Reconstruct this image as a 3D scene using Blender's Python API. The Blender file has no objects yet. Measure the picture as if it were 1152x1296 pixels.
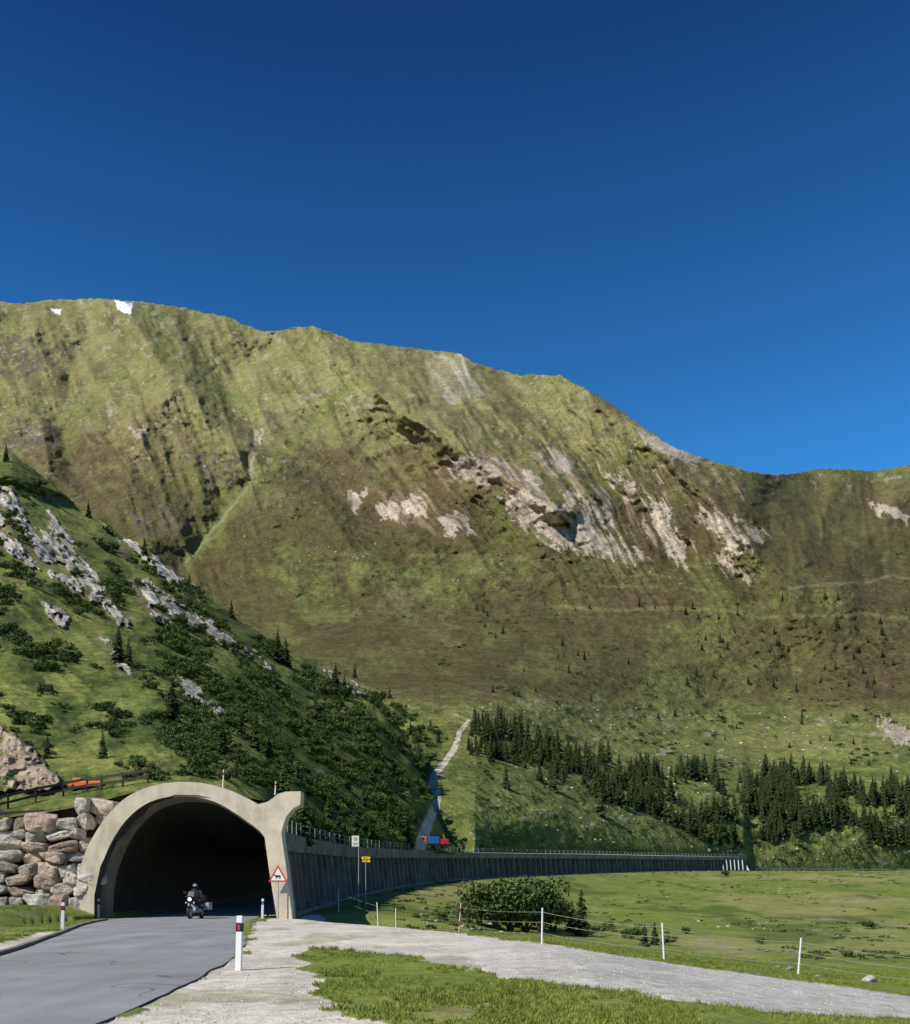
import bpy, bmesh, math, random
import numpy as np
from mathutils import Vector, Matrix
random.seed(7); rng=np.random.default_rng(7)
sc=bpy.context.scene
F=1200.0; HZ=1125.0; EYE=1.55
# ---------------------------------------------------------------- helpers
def _h(ix,iy,iz,seed):
    h=(ix.astype(np.int64)*374761393+iy.astype(np.int64)*668265263+iz.astype(np.int64)*1274126177+seed*974634777)&0xffffffff
    h=((h^(h>>13))*1274126177)&0xffffffff
    h=((h^(h>>16))*2246822519)&0xffffffff
    h=h^(h>>15)
    return (h&0xffffff)/float(0xffffff)
def vn(x,y,z=0.0,seed=0):
    x=np.asarray(x,float); y=np.asarray(y,float)+x*0; z=x*0+z
    fx=np.floor(x); fy=np.floor(y); fz=np.floor(z)
    tx=x-fx; ty=y-fy; tz=z-fz
    tx=tx*tx*(3-2*tx); ty=ty*ty*(3-2*ty)
    r=0
    for a in (0,1):
        for b in (0,1):
            w=(tx if a else 1-tx)*(ty if b else 1-ty)
            r=r+w*_h(fx+a,fy+b,fz,seed)
    return r*2-1
def fbm(x,y,oct=4,seed=0,gain=0.5):
    r=0;a=1;s=0
    ca,sa=math.cos(0.6),math.sin(0.6)
    x=np.asarray(x,float);y=np.asarray(y,float)
    for i in range(oct):
        r=r+a*vn(x,y,0,seed+i*17); s+=a; a*=gain
        x,y=(ca*x-sa*y)*2.03+5.3,(sa*x+ca*y)*2.03-3.1
    return r/s
def fbs(x,y,oct=4,seed=0,gain=0.5):
    r=0;a=1;s=0
    x=np.asarray(x,float);y=np.asarray(y,float)
    for i in range(oct):
        r=r+a*vn(x,y,0,seed+i*17); s+=a; a*=gain; x=x*2.03+5.3; y=y*2.03-3.1
    return r/s
def ridged(x,y,oct=4,seed=0,gain=0.5):
    r=0;a=1;s=0
    x=np.asarray(x,float);y=np.asarray(y,float)
    for i in range(oct):
        r=r+a*(1-np.sqrt(vn(x,y,0,seed+i*13)**2+0.006)*2); s+=a; a*=gain
        x=x*2.07+1.7; y=y*2.07-4.2
    return r/s
def sst(a,b,x):
    t=np.clip((x-a)/(b-a),0,1); return t*t*(3-2*t)
def ip(x,pts):
    p=np.array(pts,float); return np.interp(x,p[:,0],p[:,1])
def ipc(x,pts):
    p=np.array(pts,float); X=p[:,0];Y=p[:,1]
    m=np.gradient(Y,X); x=np.clip(np.asarray(x,float),X[0],X[-1])
    i=np.clip(np.searchsorted(X,x)-1,0,len(X)-2)
    h=X[i+1]-X[i]; t=(x-X[i])/h
    return (2*t**3-3*t**2+1)*Y[i]+(t**3-2*t**2+t)*h*m[i]+(-2*t**3+3*t**2)*Y[i+1]+(t**3-t**2)*h*m[i+1]
def inpoly(x,y,poly):
    x=np.asarray(x,float);y=np.asarray(y,float)
    c=np.zeros(x.shape,bool); n=len(poly)
    for i in range(n):
        x1,y1=poly[i];x2,y2=poly[(i+1)%n]
        if y1==y2: continue
        cond=((y1>y)!=(y2>y))&(x<(x2-x1)*(y-y1)/(y2-y1)+x1)
        c^=cond
    return c
def pld(x,y,pl):
    d=np.full(np.shape(x),1e9)
    for i in range(len(pl)-1):
        x1,y1=pl[i];x2,y2=pl[i+1]; dx=x2-x1;dy=y2-y1
        t=np.clip(((x-x1)*dx+(y-y1)*dy)/(dx*dx+dy*dy+1e-9),0,1)
        d=np.minimum(d,np.hypot(x-x1-t*dx,y-y1-t*dy))
    return d
def mixc(c,col,m):
    return c*(1-m[...,None])+np.array(col)*m[...,None]
def ctr(pts,n=6):
    P=[np.array(p,float) for p in pts]; P=[2*P[0]-P[1]]+P+[2*P[-1]-P[-2]]; out=[]
    for i in range(1,len(P)-2):
        for k in range(n):
            t=k/n; a,b,c,d=P[i-1],P[i],P[i+1],P[i+2]
            out.append(0.5*((2*b)+(c-a)*t+(2*a-5*b+4*c-d)*t*t+(3*b-a-3*c+d)*t**3))
    out.append(P[-2]); return np.array(out)
def mesh_np(name,V,Fc,mat,col=None,smooth=True):
    V=np.asarray(V,np.float32).reshape(-1,3); Fc=np.asarray(Fc,np.int32); k=Fc.shape[1]
    me=bpy.data.meshes.new(name)
    me.vertices.add(len(V)); me.vertices.foreach_set('co',V.ravel())
    me.loops.add(Fc.size); me.loops.foreach_set('vertex_index',Fc.ravel())
    me.polygons.add(len(Fc)); me.polygons.foreach_set('loop_start',np.arange(0,Fc.size,k,dtype=np.int32))
    me.polygons.foreach_set('loop_total',np.full(len(Fc),k,np.int32))
    me.polygons.foreach_set('use_smooth',np.full(len(Fc),smooth,bool))
    me.update(calc_edges=True)
    if col is not None:
        a=me.color_attributes.new('Col','FLOAT_COLOR','POINT')
        c=np.ones((len(V),4),np.float32); c[:,:3]=np.asarray(col).reshape(-1,3); a.data.foreach_set('color',c.ravel())
    ob=bpy.data.objects.new(name,me); sc.collection.objects.link(ob)
    if mat: me.materials.append(mat)
    return ob
def grid(name,P,mat,col=None,smooth=True):
    nr,nc=P.shape[:2]; I=np.arange(nr*nc).reshape(nr,nc)
    Fc=np.stack([I[:-1,:-1],I[:-1,1:],I[1:,1:],I[1:,:-1]],-1).reshape(-1,4)
    return mesh_np(name,P.reshape(-1,3),Fc,mat,col,smooth)
# ---------------------------------------------------------------- materials
def newmat(name):
    m=bpy.data.materials.new(name); m.use_nodes=True
    nt=m.node_tree; b=nt.nodes['Principled BSDF']; return m,nt,b
def setc(b,rough=0.9,spec=0.15,metal=0):
    b.inputs['Roughness'].default_value=rough; b.inputs['Specular IOR Level'].default_value=spec; b.inputs['Metallic'].default_value=metal
def noise(nt,scale,detail=4,rough=0.6,vec=None,scl=None):
    n=nt.nodes.new('ShaderNodeTexNoise'); n.inputs['Scale'].default_value=scale; n.inputs['Detail'].default_value=detail; n.inputs['Roughness'].default_value=rough
    if vec is not None:
        if scl:
            mp=nt.nodes.new('ShaderNodeMapping'); mp.inputs['Scale'].default_value=scl; nt.links.new(vec,mp.inputs['Vector']); vec=mp.outputs['Vector']
        nt.links.new(vec,n.inputs['Vector'])
    return n
def mrange(nt,sock,a,b,c,d):
    m=nt.nodes.new('ShaderNodeMapRange'); nt.links.new(sock,m.inputs['Value'])
    for i,v in zip(('From Min','From Max','To Min','To Max'),(a,b,c,d)): m.inputs[i].default_value=v
    return m.outputs['Result']
def math_(nt,op,a,b):
    m=nt.nodes.new('ShaderNodeMath'); m.operation=op
    for k,v in ((0,a),(1,b)):
        if isinstance(v,(int,float)): m.inputs[k].default_value=v
        else: nt.links.new(v,m.inputs[k])
    return m.outputs[0]
def scalecol(nt,col,fac):
    v=nt.nodes.new('ShaderNodeVectorMath'); v.operation='SCALE'; nt.links.new(col,v.inputs[0]); nt.links.new(fac,v.inputs['Scale']); return v.outputs[0]
def terrain_mat(name,scales,amps,bumps,rough=0.95):
    m,nt,b=newmat(name); setc(b,rough,0.08)
    at=nt.nodes.new('ShaderNodeAttribute'); at.attribute_name='Col'
    tc=nt.nodes.new('ShaderNodeTexCoord'); v=tc.outputs['Object']
    fac=None; h=None
    for s,a,bm in zip(scales,amps,bumps):
        n=noise(nt,s,5,0.65,v)
        r=mrange(nt,n.outputs['Fac'],0.3,0.7,1-a,1+a)
        fac=r if fac is None else math_(nt,'MULTIPLY',fac,r)
        hh=math_(nt,'MULTIPLY',n.outputs['Fac'],bm); h=hh if h is None else math_(nt,'ADD',h,hh)
    nt.links.new(scalecol(nt,at.outputs['Color'],fac),b.inputs['Base Color'])
    bp=nt.nodes.new('ShaderNodeBump'); bp.inputs['Strength'].default_value=1; bp.inputs['Distance'].default_value=1.0
    nt.links.new(h,bp.inputs['Height']); nt.links.new(bp.outputs[0],b.inputs['Normal'])
    return m
def simple(name,col,rough=0.8,spec=0.3,metal=0,var=0.15,scale=8,bump=0.0,obj=False,dirt=None):
    m,nt,b=newmat(name); setc(b,rough,spec,metal)
    tc=nt.nodes.new('ShaderNodeTexCoord'); v=tc.outputs['Object']
    n=noise(nt,scale,6,0.65,v); r=mrange(nt,n.outputs['Fac'],0.3,0.7,1-var,1+var)
    if obj:
        oi=nt.nodes.new('ShaderNodeObjectInfo'); r=math_(nt,'MULTIPLY',r,mrange(nt,oi.outputs['Random'],0,1,0.6,1.4))
    rgb=nt.nodes.new('ShaderNodeRGB'); rgb.outputs[0].default_value=(*col,1); cs=rgb.outputs[0]
    if dirt:
        n2=noise(nt,dirt[1],6,0.7,v,dirt[2] if len(dirt)>2 else None)
        mx=nt.nodes.new('ShaderNodeMix'); mx.data_type='RGBA'
        nt.links.new(mrange(nt,n2.outputs['Fac'],0.45,0.7,0,1),mx.inputs[0]); nt.links.new(cs,mx.inputs[6]); mx.inputs[7].default_value=(*dirt[0],1); cs=mx.outputs[2]
    nt.links.new(scalecol(nt,cs,r),b.inputs['Base Color'])
    if bump:
        bp=nt.nodes.new('ShaderNodeBump'); bp.inputs['Distance'].default_value=bump; bp.inputs['Strength'].default_value=1
        nt.links.new(n.outputs['Fac'],bp.inputs['Height']); nt.links.new(bp.outputs[0],b.inputs['Normal'])
    return m
M_ground=terrain_mat('ground_mat',(0.35,3.0,22),(0.22,0.28,0.3),(0.1,0.04,0.012))
M_hill=terrain_mat('hill_mat',(0.12,0.6,3.0),(0.25,0.4,0.35),(1.2,0.5,0.14))
M_mount=terrain_mat('mountain_mat',(0.012,0.07,0.3),(0.16,0.26,0.38),(7,4.5,1.8))
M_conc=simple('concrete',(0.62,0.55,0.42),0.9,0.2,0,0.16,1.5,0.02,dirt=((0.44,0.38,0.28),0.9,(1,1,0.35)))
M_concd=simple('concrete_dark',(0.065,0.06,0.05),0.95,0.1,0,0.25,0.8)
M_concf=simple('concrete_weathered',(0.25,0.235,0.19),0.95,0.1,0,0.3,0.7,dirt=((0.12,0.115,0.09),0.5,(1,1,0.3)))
M_white=simple('white_plastic',(0.78,0.78,0.75),0.5,0.3,0,0.06,5)
M_black=simple('black_plastic',(0.015,0.015,0.017),0.5,0.4,0,0.1,5)
M_red=simple('red_paint',(0.55,0.03,0.02),0.5,0.4)
M_steel=simple('galvanised_steel',(0.36,0.36,0.34),0.7,0.2,0.0,0.1,9)
M_wire=simple('fence_wire',(0.35,0.36,0.34),0.7,0.2)
M_yellow=simple('yellow_sign',(0.85,0.62,0.02),0.5,0.3,0,0.04)
M_green=simple('green_sign',(0.02,0.22,0.08),0.5,0.4)
M_orange=simple('orange_paint',(0.75,0.16,0.03),0.5,0.4)
M_blue=simple('blue_paint',(0.02,0.12,0.36),0.45,0.4)
M_wood=simple('weathered_wood',(0.075,0.06,0.048),0.9,0.1,0,0.3,12)
M_conif=simple('conifer_needles',(0.042,0.062,0.021),0.85,0.1,0,0.35,6,obj=True)
M_trunk=simple('bark',(0.09,0.065,0.045),0.95,0.1)
M_shrub=simple('dwarf_pine',(0.068,0.105,0.028),0.85,0.1,0,0.4,4,obj=True)
M_leaf=simple('leaves',(0.080,0.118,0.032),0.8,0.15,0,0.4,4,obj=True)
M_grass=simple('grass_blades',(0.195,0.235,0.045),0.8,0.15,0,0.3,3,obj=True)
M_stone=simple('boulder_stone',(0.38,0.36,0.31),0.95,0.1,0,0.3,3,0.05,obj=True)
M_gst=simple('gravel_stone_mat',(0.55,0.52,0.45),0.95,0.1,0,0.2,3,0,obj=True)
M_chrome=simple('aluminium',(0.6,0.6,0.62),0.3,0.5,0.8,0.05)
M_sheep=simple('wool',(0.6,0.57,0.5),0.95,0.1)
# ---------------------------------------------------------------- gallery axis
GE=ctr([(-9.15,49.4),(-9.9,56),(-10.6,72),(-9.8,93),(-6.1,130),(3.6,180),(34.8,240),(66.2,290),(103,335),(150,372),(230,420)],14)
GX,GY=GE[:,0],GE[:,1]
ztop=lambda y: ipc(y,[(45,4.6),(56,4.75),(72,5.15),(93,5.6),(130,6.75),(180,8.3),(240,10.15),(290,11.5),(335,12.7),(460,15)])
zbase=lambda y: ipc(y,[(40,0),(56,0.0),(72,0.2),(93,0.9),(130,2.1),(180,3.5),(240,5.5),(290,7.0),(335,8.0),(460,9.6)])
GU=576+F*GX/GY
k0=int(np.argmin(np.abs(GY-72)))
Gd=lambda u: np.interp(u,GU[k0:],GY[k0:])
# ---------------------------------------------------------------- ground height
def zg(x,y):
    x=np.asarray(x,float); y=np.asarray(y,float)
    zn=-0.1*np.clip(x-2.5,0,40)*sst(-20,10,y)+0*y
    yf=ip(x,[(-30,52),(-9,50),(-6.5,44),(-3,38),(0,32),(9,27),(20,25),(60,20)])
    zv=ipc(y,[(-60,-4),(10,-2),(25,-1.6),(40,-2.3),(60,-3.1),(90,-3.4),(130,-2.4),(180,0.9),(240,4.6),(290,6.5),(335,7.6),(460,9)])
    zv=zv+0.8*fbm(x/12,y/16,5,5)*sst(34,60,y)
    t=sst(0,26,y-yf)
    z=zn*(1-t)+zv*t
    d=pld(x,y,list(zip(GX[::4],GY[::4])))
    w=1-sst(2.5,26,d)
    w=w*sst(48,60,y)
    z=z*(1-w)+(zbase(y)-0.12)*w
    z=z+0.7*(1-sst(-20.5,-17.6,x))*sst(30,46,y)
    z=np.where((x<-8.5)&(x>-18.5)&(y>40)&(y<60),np.minimum(z,0),z)
    return z
def gpt(px,py):
    z=0.0
    for _ in range(8):
        d=(EYE-z)*F/(py-HZ); x=(px-576)/F*d; z=float(zg(x,d))
    return (x,d)
GRAV=[gpt(*p) for p in [(60,1330),(130,1296),(200,1262),(260,1235),(300,1208),(318,1190),(320,1170),(345,1163),(400,1161),(440,1164),(520,1175),(600,1185),(700,1197),(800,1213),(900,1227),(1000,1240),(1152,1262),(1300,1282),(1300,1318),(1152,1292),(1000,1282),(880,1272),(760,1257),(700,1249),(640,1237),(560,1219),(500,1210),(440,1203),(395,1200),(378,1206),(384,1222),(395,1240),(420,1262),(440,1280),(500,1296),(640,1325)]]
GRAV=GRAV+[(0,-30),(-3,-60),(-6,-60)]
GRL=[gpt(*p) for p in [(-200,1175),(0,1163),(45,1168),(90,1178),(60,1192),(0,1209),(-200,1270)]]
def gravmask(x,y):
    j=0.35
    xx=x+j*fbm(x*1.1,y*1.1,5,3)*1.5; yy=y+j*fbm(x*1.1+9,y*0.8,5,8)*2.4
    return inpoly(xx,yy,GRAV)|inpoly(xx,yy,GRL)
ROAD_R=lambda y: ipc(y,[(-60,-3.2),(-20,-3.5),(0,-3.8),(10.9,-4.05),(16.9,-4.45),(22,-5.1),(28.6,-6.3),(36,-8.1),(43,-9.55),(49,-10.3)])
ROAD_L=lambda y: ipc(y,[(-60,-9.6),(-20,-9.2),(0,-9.0),(12,-9.2),(20.7,-10.2),(30,-12.7),(43,-16.3),(49,-17.3)])
uc=np.concatenate([np.linspace(-2600,-60,45)[:-1],np.arange(-60,1212,1.9),np.linspace(1214,4200,50)])
Yend=np.where(uc<340,58,np.clip(Gd(np.clip(uc,396,1500))+9,58,400)); Yend=np.where(uc<100,53,Yend)
ra=np.concatenate([np.linspace(-60,4,18)[:-1],np.linspace(4,9,12)[:-1], EYE*F/np.linspace(EYE*F/9,EYE*F/46,190)])
tt=np.linspace(0,1,171)[1:]
Y=np.concatenate([np.repeat(ra[:,None],len(uc),1), 46+(Yend[None,:]-46)*(tt[:,None]**1.25)],0)
W=np.sqrt(Y**2+60); X=(uc[None,:]-576)/F*W
Z=zg(X,Y)
gm=gravmask(X,Y).astype(float)
n1=fbm(X/6,Y/6,4,11); n2=fbm(X/1.2,Y/1.2,3,12); n3=fbm(X/25,Y/40,4,13)
c=np.zeros(X.shape+(3,))+np.array((0.165,0.205,0.045))
c=mixc(c,(0.235,0.245,0.075),sst(0.0,0.6,n1+0.3*n2))
c=mixc(c,(0.10,0.14,0.03),sst(0.05,0.55,-n1+0.4*n2))
far=sst(45,90,Y)
c=mixc(c,(0.155,0.195,0.045),far*0.7)
c=mixc(c,(0.225,0.23,0.08),far*sst(-0.1,0.4,n3+0.3*n1))
c=mixc(c,(0.085,0.12,0.03),far*sst(0.1,0.5,fbm(X/6,Y/11,5,41))*0.85)
c=mixc(c,(0.28,0.26,0.17),far*sst(0.3,0.5,fbm(X/4,Y/9,5,40)+0.15*n3)*sst(-10,20,X)*0.5)
dg=sst(0.25,0.6,fbm(X/1.5,Y/2.5,4,21))
c=mixc(c,(0.26,0.23,0.14),dg*0.4*(1-far))
gc=np.zeros_like(c)+np.array((0.56,0.52,0.44)); gc*= (1+0.12*fbm(X/2.5,Y/4,4,31)[...,None]); gc=mixc(gc,(0.43,0.40,0.33),sst(0.1,0.5,fbm(X/0.9,Y/3,4,33))*0.6)
rut=np.exp(-((X-ip(Y,[(9,-2.6),(20,-4.0),(30,-4.3),(45,-8)]))/0.35)**2)*0.25; gc=mixc(gc,(0.62,0.59,0.51),rut)
gc=mixc(gc,(0.25,0.25,0.11),sst(0.28,0.42,fbm(X/2.2,Y/3.5,4,35))*0.5)
rightt=sst(-2,4,X); gc=mixc(gc,(0.44,0.43,0.40),rightt*0.75)
c=c*(1-gm[...,None])+gc*gm[...,None]
grid('ground',np.stack([X,Y,Z+np.where(gm>0,0.0,0.02)+0.015*fbm(X*1.3,Y*1.3,3,44)],-1),M_ground,c)
# road
ry=np.concatenate([np.linspace(-60,0,14)[:-1],np.linspace(0,49,160)])
NL=14; P=np.zeros((len(ry),NL,3))
for j in range(NL):
    t=j/(NL-1); P[:,j,0]=ROAD_L(ry)*(1-t)+ROAD_R(ry)*t+ (0.10*fbm(ry*0.9,ry*0+3,4,4) if j==NL-1 else 0); P[:,j,1]=ry; P[:,j,2]=0.04+ (0.03*math.sin(math.pi*t))
P[:,0,2]=0.025; P[:,-1,2]=0.03
T=np.gradient(GE,axis=0); T/=np.linalg.norm(T,axis=1)[:,None]; Nn=np.stack([T[:,1],-T[:,0]],1)
def gal(i,l,z): return (GX[i]+Nn[i,0]*l, GY[i]+Nn[i,1]*l, z)
iend=int(np.argmin(np.abs(GY-335)))
P2=np.array([[gal(i,-8.15+6.95*j/(NL-1),zbase(GY[i])+0.04+0.03*math.sin(math.pi*j/(NL-1))) for j in range(NL)] for i in range(1,len(GX))])
P=np.concatenate([P,P2],0)
m,nt,b=newmat('asphalt'); setc(b,0.9,0.1)
tc=nt.nodes.new('ShaderNodeTexCoord'); v=tc.outputs['Object']
a1=noise(nt,0.5,5,0.6,v); a2=noise(nt,60,3,0.6,v); a3=noise(nt,0.22,2,0.5,v); a4=noise(nt,1.2,4,0.6,v,(1,0.12,1))
f=math_(nt,'MULTIPLY',mrange(nt,a1.outputs['Fac'],0.3,0.7,0.86,1.14),mrange(nt,a2.outputs['Fac'],0.3,0.7,0.75,1.25))
f=math_(nt,'MULTIPLY',f,mrange(nt,a4.outputs['Fac'],0.3,0.7,0.86,1.14))
cr=math_(nt,'ABSOLUTE',math_(nt,'SUBTRACT',a3.outputs['Fac'],0.5),0)
f=math_(nt,'MULTIPLY',f,mrange(nt,cr,0.001,0.0025,0.55,1.0))
rgb=nt.nodes.new('ShaderNodeRGB'); rgb.outputs[0].default_value=(0.262,0.268,0.266,1)
nt.links.new(scalecol(nt,rgb.outputs[0],f),b.inputs['Base Color'])
bp=nt.nodes.new('ShaderNodeBump'); bp.inputs['Distance'].default_value=0.006; nt.links.new(a2.outputs['Fac'],bp.inputs['Height']); nt.links.new(bp.outputs[0],b.inputs['Normal'])
grid('road',P,m)
# ---------------------------------------------------------------- general object helpers
def parent_empty(name,loc=(0,0,0),rotz=0):
    e=bpy.data.objects.new(name,None); e.location=loc; e.rotation_euler=(0,0,rotz); sc.collection.objects.link(e); return e
class MB:
    def __init__(s): s.bm=bmesh.new(); s.mats=[]
    def mi(s,m):
        if m not in s.mats: s.mats.append(m)
        return s.mats.index(m)
    def box(s,c,size,m,rot=None,bev=0.0):
        r=bmesh.ops.create_cube(s.bm,size=1); vs=r['verts']
        bmesh.ops.scale(s.bm,vec=size,verts=vs)
        if bev:
            es=list({e for v in vs for e in v.link_edges}); rr=bmesh.ops.bevel(s.bm,geom=es,offset=bev,segments=2,affect='EDGES',profile=0.6); vs=list({v for f in rr['faces'] for v in f.verts}|{v for v in vs if v.is_valid})
        if rot is not None: bmesh.ops.rotate(s.bm,cent=(0,0,0),matrix=rot,verts=vs)
        bmesh.ops.translate(s.bm,vec=c,verts=vs)
        k=s.mi(m)
        for f in {f for v in vs for f in v.link_faces}: f.material_index=k
        return vs
    def cyl(s,a,b,r1,r2,m,seg=8):
        a=Vector(a);b=Vector(b);d=b-a
        r=bmesh.ops.create_cone(s.bm,cap_ends=True,segments=seg,radius1=r1,radius2=r2,depth=d.length); vs=r['verts']
        q=d.to_track_quat('Z','Y').to_matrix(); bmesh.ops.rotate(s.bm,cent=(0,0,0),matrix=q,verts=vs); bmesh.ops.translate(s.bm,vec=(a+b)/2,verts=vs)
        k=s.mi(m)
        for f in {f for v in vs for f in v.link_faces}: f.material_index=k
    def sph(s,c,sc_,m,u=12,v=8):
        r=bmesh.ops.create_uvsphere(s.bm,u_segments=u,v_segments=v,radius=1); vs=r['verts']; bmesh.ops.scale(s.bm,vec=sc_,verts=vs); bmesh.ops.translate(s.bm,vec=c,verts=vs)
        k=s.mi(m)
        for f in {f for v in vs for f in v.link_faces}: f.material_index=k; f.smooth=True
    def torus(s,c,R,r,m,seg=24,ss=8):
        vs=[[s.bm.verts.new((c[0]+r*math.sin(2*math.pi*j/ss)*1.2, c[1]+(R+r*math.cos(2*math.pi*j/ss))*math.cos(2*math.pi*i/seg), c[2]+(R+r*math.cos(2*math.pi*j/ss))*math.sin(2*math.pi*i/seg))) for j in range(ss)] for i in range(seg)]
        k=s.mi(m)
        for i in range(seg):
            for j in range(ss):
                f=s.bm.faces.new((vs[i][j],vs[(i+1)%seg][j],vs[(i+1)%seg][(j+1)%ss],vs[i][(j+1)%ss])); f.material_index=k; f.smooth=True
    def poly(s,pts,m):
        f=s.bm.faces.new([s.bm.verts.new(p) for p in pts]); f.material_index=s.mi(m); return f
    def obj(s,name,parent=None,loc=(0,0,0),rot=(0,0,0)):
        bmesh.ops.recalc_face_normals(s.bm,faces=s.bm.faces[:])
        me=bpy.data.meshes.new(name); s.bm.to_mesh(me); s.bm.free()
        for m in s.mats: me.materials.append(m)
        o=bpy.data.objects.new(name,me); sc.collection.objects.link(o); o.location=loc; o.rotation_euler=rot
        if parent: o.parent=parent
        return o
def prism(name,pts,y0,y1,mat,parent):
    bm=bmesh.new(); vs=[bm.verts.new((p[0],y0,p[1])) for p in pts]; f=bm.faces.new(vs)
    r=bmesh.ops.extrude_face_region(bm,geom=[f]); bmesh.ops.translate(bm,vec=(0,y1-y0,0),verts=[v for v in r['geom'] if isinstance(v,bmesh.types.BMVert)])
    bmesh.ops.recalc_face_normals(bm,faces=bm.faces[:])
    bmesh.ops.triangulate(bm,faces=[f for f in bm.faces if len(f.verts)>4],ngon_method='EAR_CLIP')
    me=bpy.data.meshes.new(name); bm.to_mesh(me); bm.free(); me.materials.append(mat)
    o=bpy.data.objects.new(name,me); sc.collection.objects.link(o); o.parent=parent; return o
# ---------------------------------------------------------------- portal + gallery
tun=parent_empty('avalanche_gallery_tunnel')
D=49.0
w2=lambda p:((p[0]-576)*D/F, EYE+(HZ-p[1])*D/F)
outer=ctr([(92,1172),(94,1140),(99,1108),(110,1074),(130,1040),(156,1012),(188,996),(222,990),(255,991),(285,998),(308,1008),(326,1018)],5)
wing=ctr([(326,1018),(340,1014),(352,1005),(362,1002)],4)[1:]
rest=[(381,1001.5),(380,1018),(370,1024),(362,1034),(358,1046),(356,1054),(363,1104),(371,1172)]
inner=ctr([(121,1172),(121,1140),(126,1106),(138,1072),(158,1040),(184,1018),(214,1008.5),(244,1008),(272,1015),(296,1028),(316,1042),(329,1052)],5)
inner=list(map(tuple,inner))+[(335,1060),(341,1104),(352,1172)]
full=[w2(p) for p in list(map(tuple,outer))+list(map(tuple,wing))+rest]+[w2(p) for p in inner[::-1]]
prism('portal_arch',full,D,D+1.1,M_conc,tun)
inn=[w2(p) for p in inner]
cen=np.array([-14.0,2.5])
inn2=[tuple(cen+(np.array(p)-cen)*0.97) for p in inn[:-3]]
inn_o=[tuple(cen+(np.array(p)-cen)*1.01) for p in inn[:-3]]
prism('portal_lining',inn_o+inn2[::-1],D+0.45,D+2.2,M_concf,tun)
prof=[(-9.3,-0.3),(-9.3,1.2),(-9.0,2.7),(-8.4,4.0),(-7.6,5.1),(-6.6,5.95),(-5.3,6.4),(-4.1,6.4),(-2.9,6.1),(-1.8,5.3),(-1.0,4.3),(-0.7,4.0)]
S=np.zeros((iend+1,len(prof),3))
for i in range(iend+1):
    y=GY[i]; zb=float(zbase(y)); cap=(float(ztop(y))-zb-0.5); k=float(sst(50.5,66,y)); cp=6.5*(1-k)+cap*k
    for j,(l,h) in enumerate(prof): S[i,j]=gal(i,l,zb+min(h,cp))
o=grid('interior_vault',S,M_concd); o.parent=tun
def il(y): return -0.95-8.5*float(sst(66,70,y))
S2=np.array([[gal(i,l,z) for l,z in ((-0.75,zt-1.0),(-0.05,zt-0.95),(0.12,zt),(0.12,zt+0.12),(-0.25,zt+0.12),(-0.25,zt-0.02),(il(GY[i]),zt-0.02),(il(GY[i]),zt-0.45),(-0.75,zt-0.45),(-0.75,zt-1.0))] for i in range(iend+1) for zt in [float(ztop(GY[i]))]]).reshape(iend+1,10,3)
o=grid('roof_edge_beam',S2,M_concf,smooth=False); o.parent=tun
L=np.concatenate([[0],np.cumsum(np.hypot(np.diff(GX),np.diff(GY)))])
mb=MB(); s=6.0; Lend=L[iend]
def at(s): return np.interp(s,L,GX),np.interp(s,L,GY),np.interp(s,L,T[:,0]),np.interp(s,L,T[:,1])
while s<Lend:
    x,y,tx,ty=at(s); n=np.array([ty,-tx]); zb=float(zbase(y)); zt=float(ztop(y))-0.95
    def q(l,a,z): return (x+n[0]*l+tx*a,y+n[1]*l+ty*a,z)
    hw=0.2
    A=[q(-1.0,-hw,zt),q(-0.1,-hw,zt),q(-0.1,hw,zt),q(-1.0,hw,zt)]; B=[q(-0.6,-hw,zb-0.6),q(0.35,-hw,zb-0.6),q(0.35,hw,zb-0.6),q(-0.6,hw,zb-0.6)]
    va=[mb.bm.verts.new(p) for p in A]; vb=[mb.bm.verts.new(p) for p in B]; mi=mb.mi(M_concf)
    for k in range(4):
        f=mb.bm.faces.new((va[k],va[(k+1)%4],vb[(k+1)%4],vb[k])); f.material_index=mi
    s+=2.9
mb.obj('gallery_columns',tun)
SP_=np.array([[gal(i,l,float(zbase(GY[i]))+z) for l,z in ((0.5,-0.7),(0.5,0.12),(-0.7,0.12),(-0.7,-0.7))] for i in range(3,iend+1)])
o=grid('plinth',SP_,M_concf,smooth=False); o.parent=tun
mb=MB(); zt=float(ztop(335));zb=float(zbase(335))
mb.poly([gal(iend,0.1,zb-1),gal(iend,0.1,zt),gal(iend,-1.2,zt),gal(iend,-1.2,zb-1)],M_concf); mb.obj('end_wall',tun)
mb=MB(); s=2.0; prev=None
while s<Lend:
    x,y,tx,ty=at(s); n=(ty,-tx); z=float(ztop(y))+0.1
    p=(x-n[0]*0.05,y-n[1]*0.05,z); top=(p[0],p[1],z+0.9)
    r=0.025+0.00012*y; mb.cyl(p,top,r,r,M_steel,5)
    if prev:
        for h in (0.5,0.85): mb.cyl((prev[0],prev[1],prev[2]+h),(p[0],p[1],p[2]+h),0.012+0.00005*y,0.012+0.00005*y,M_wire,4)
    prev=p; s+=2.6
mb.obj('roof_railing',tun)
mb=MB(); prev=None
for i in range(iend+2,len(GX)):
    p=Vector(gal(i,-0.9,float(zbase(GY[i]))+0.0))
    mb.box(p+Vector((0,0,0.35)),(0.12,0.12,0.9),M_steel)
    if prev is not None:
        mb.box(tuple((p+prev)/2+Vector((0,0,0.72))),((p-prev).length,0.08,0.34),M_steel,rot=(p-prev).to_track_quat('X','Z').to_matrix())
    prev=p
mb.obj('guard_rail')
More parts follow.
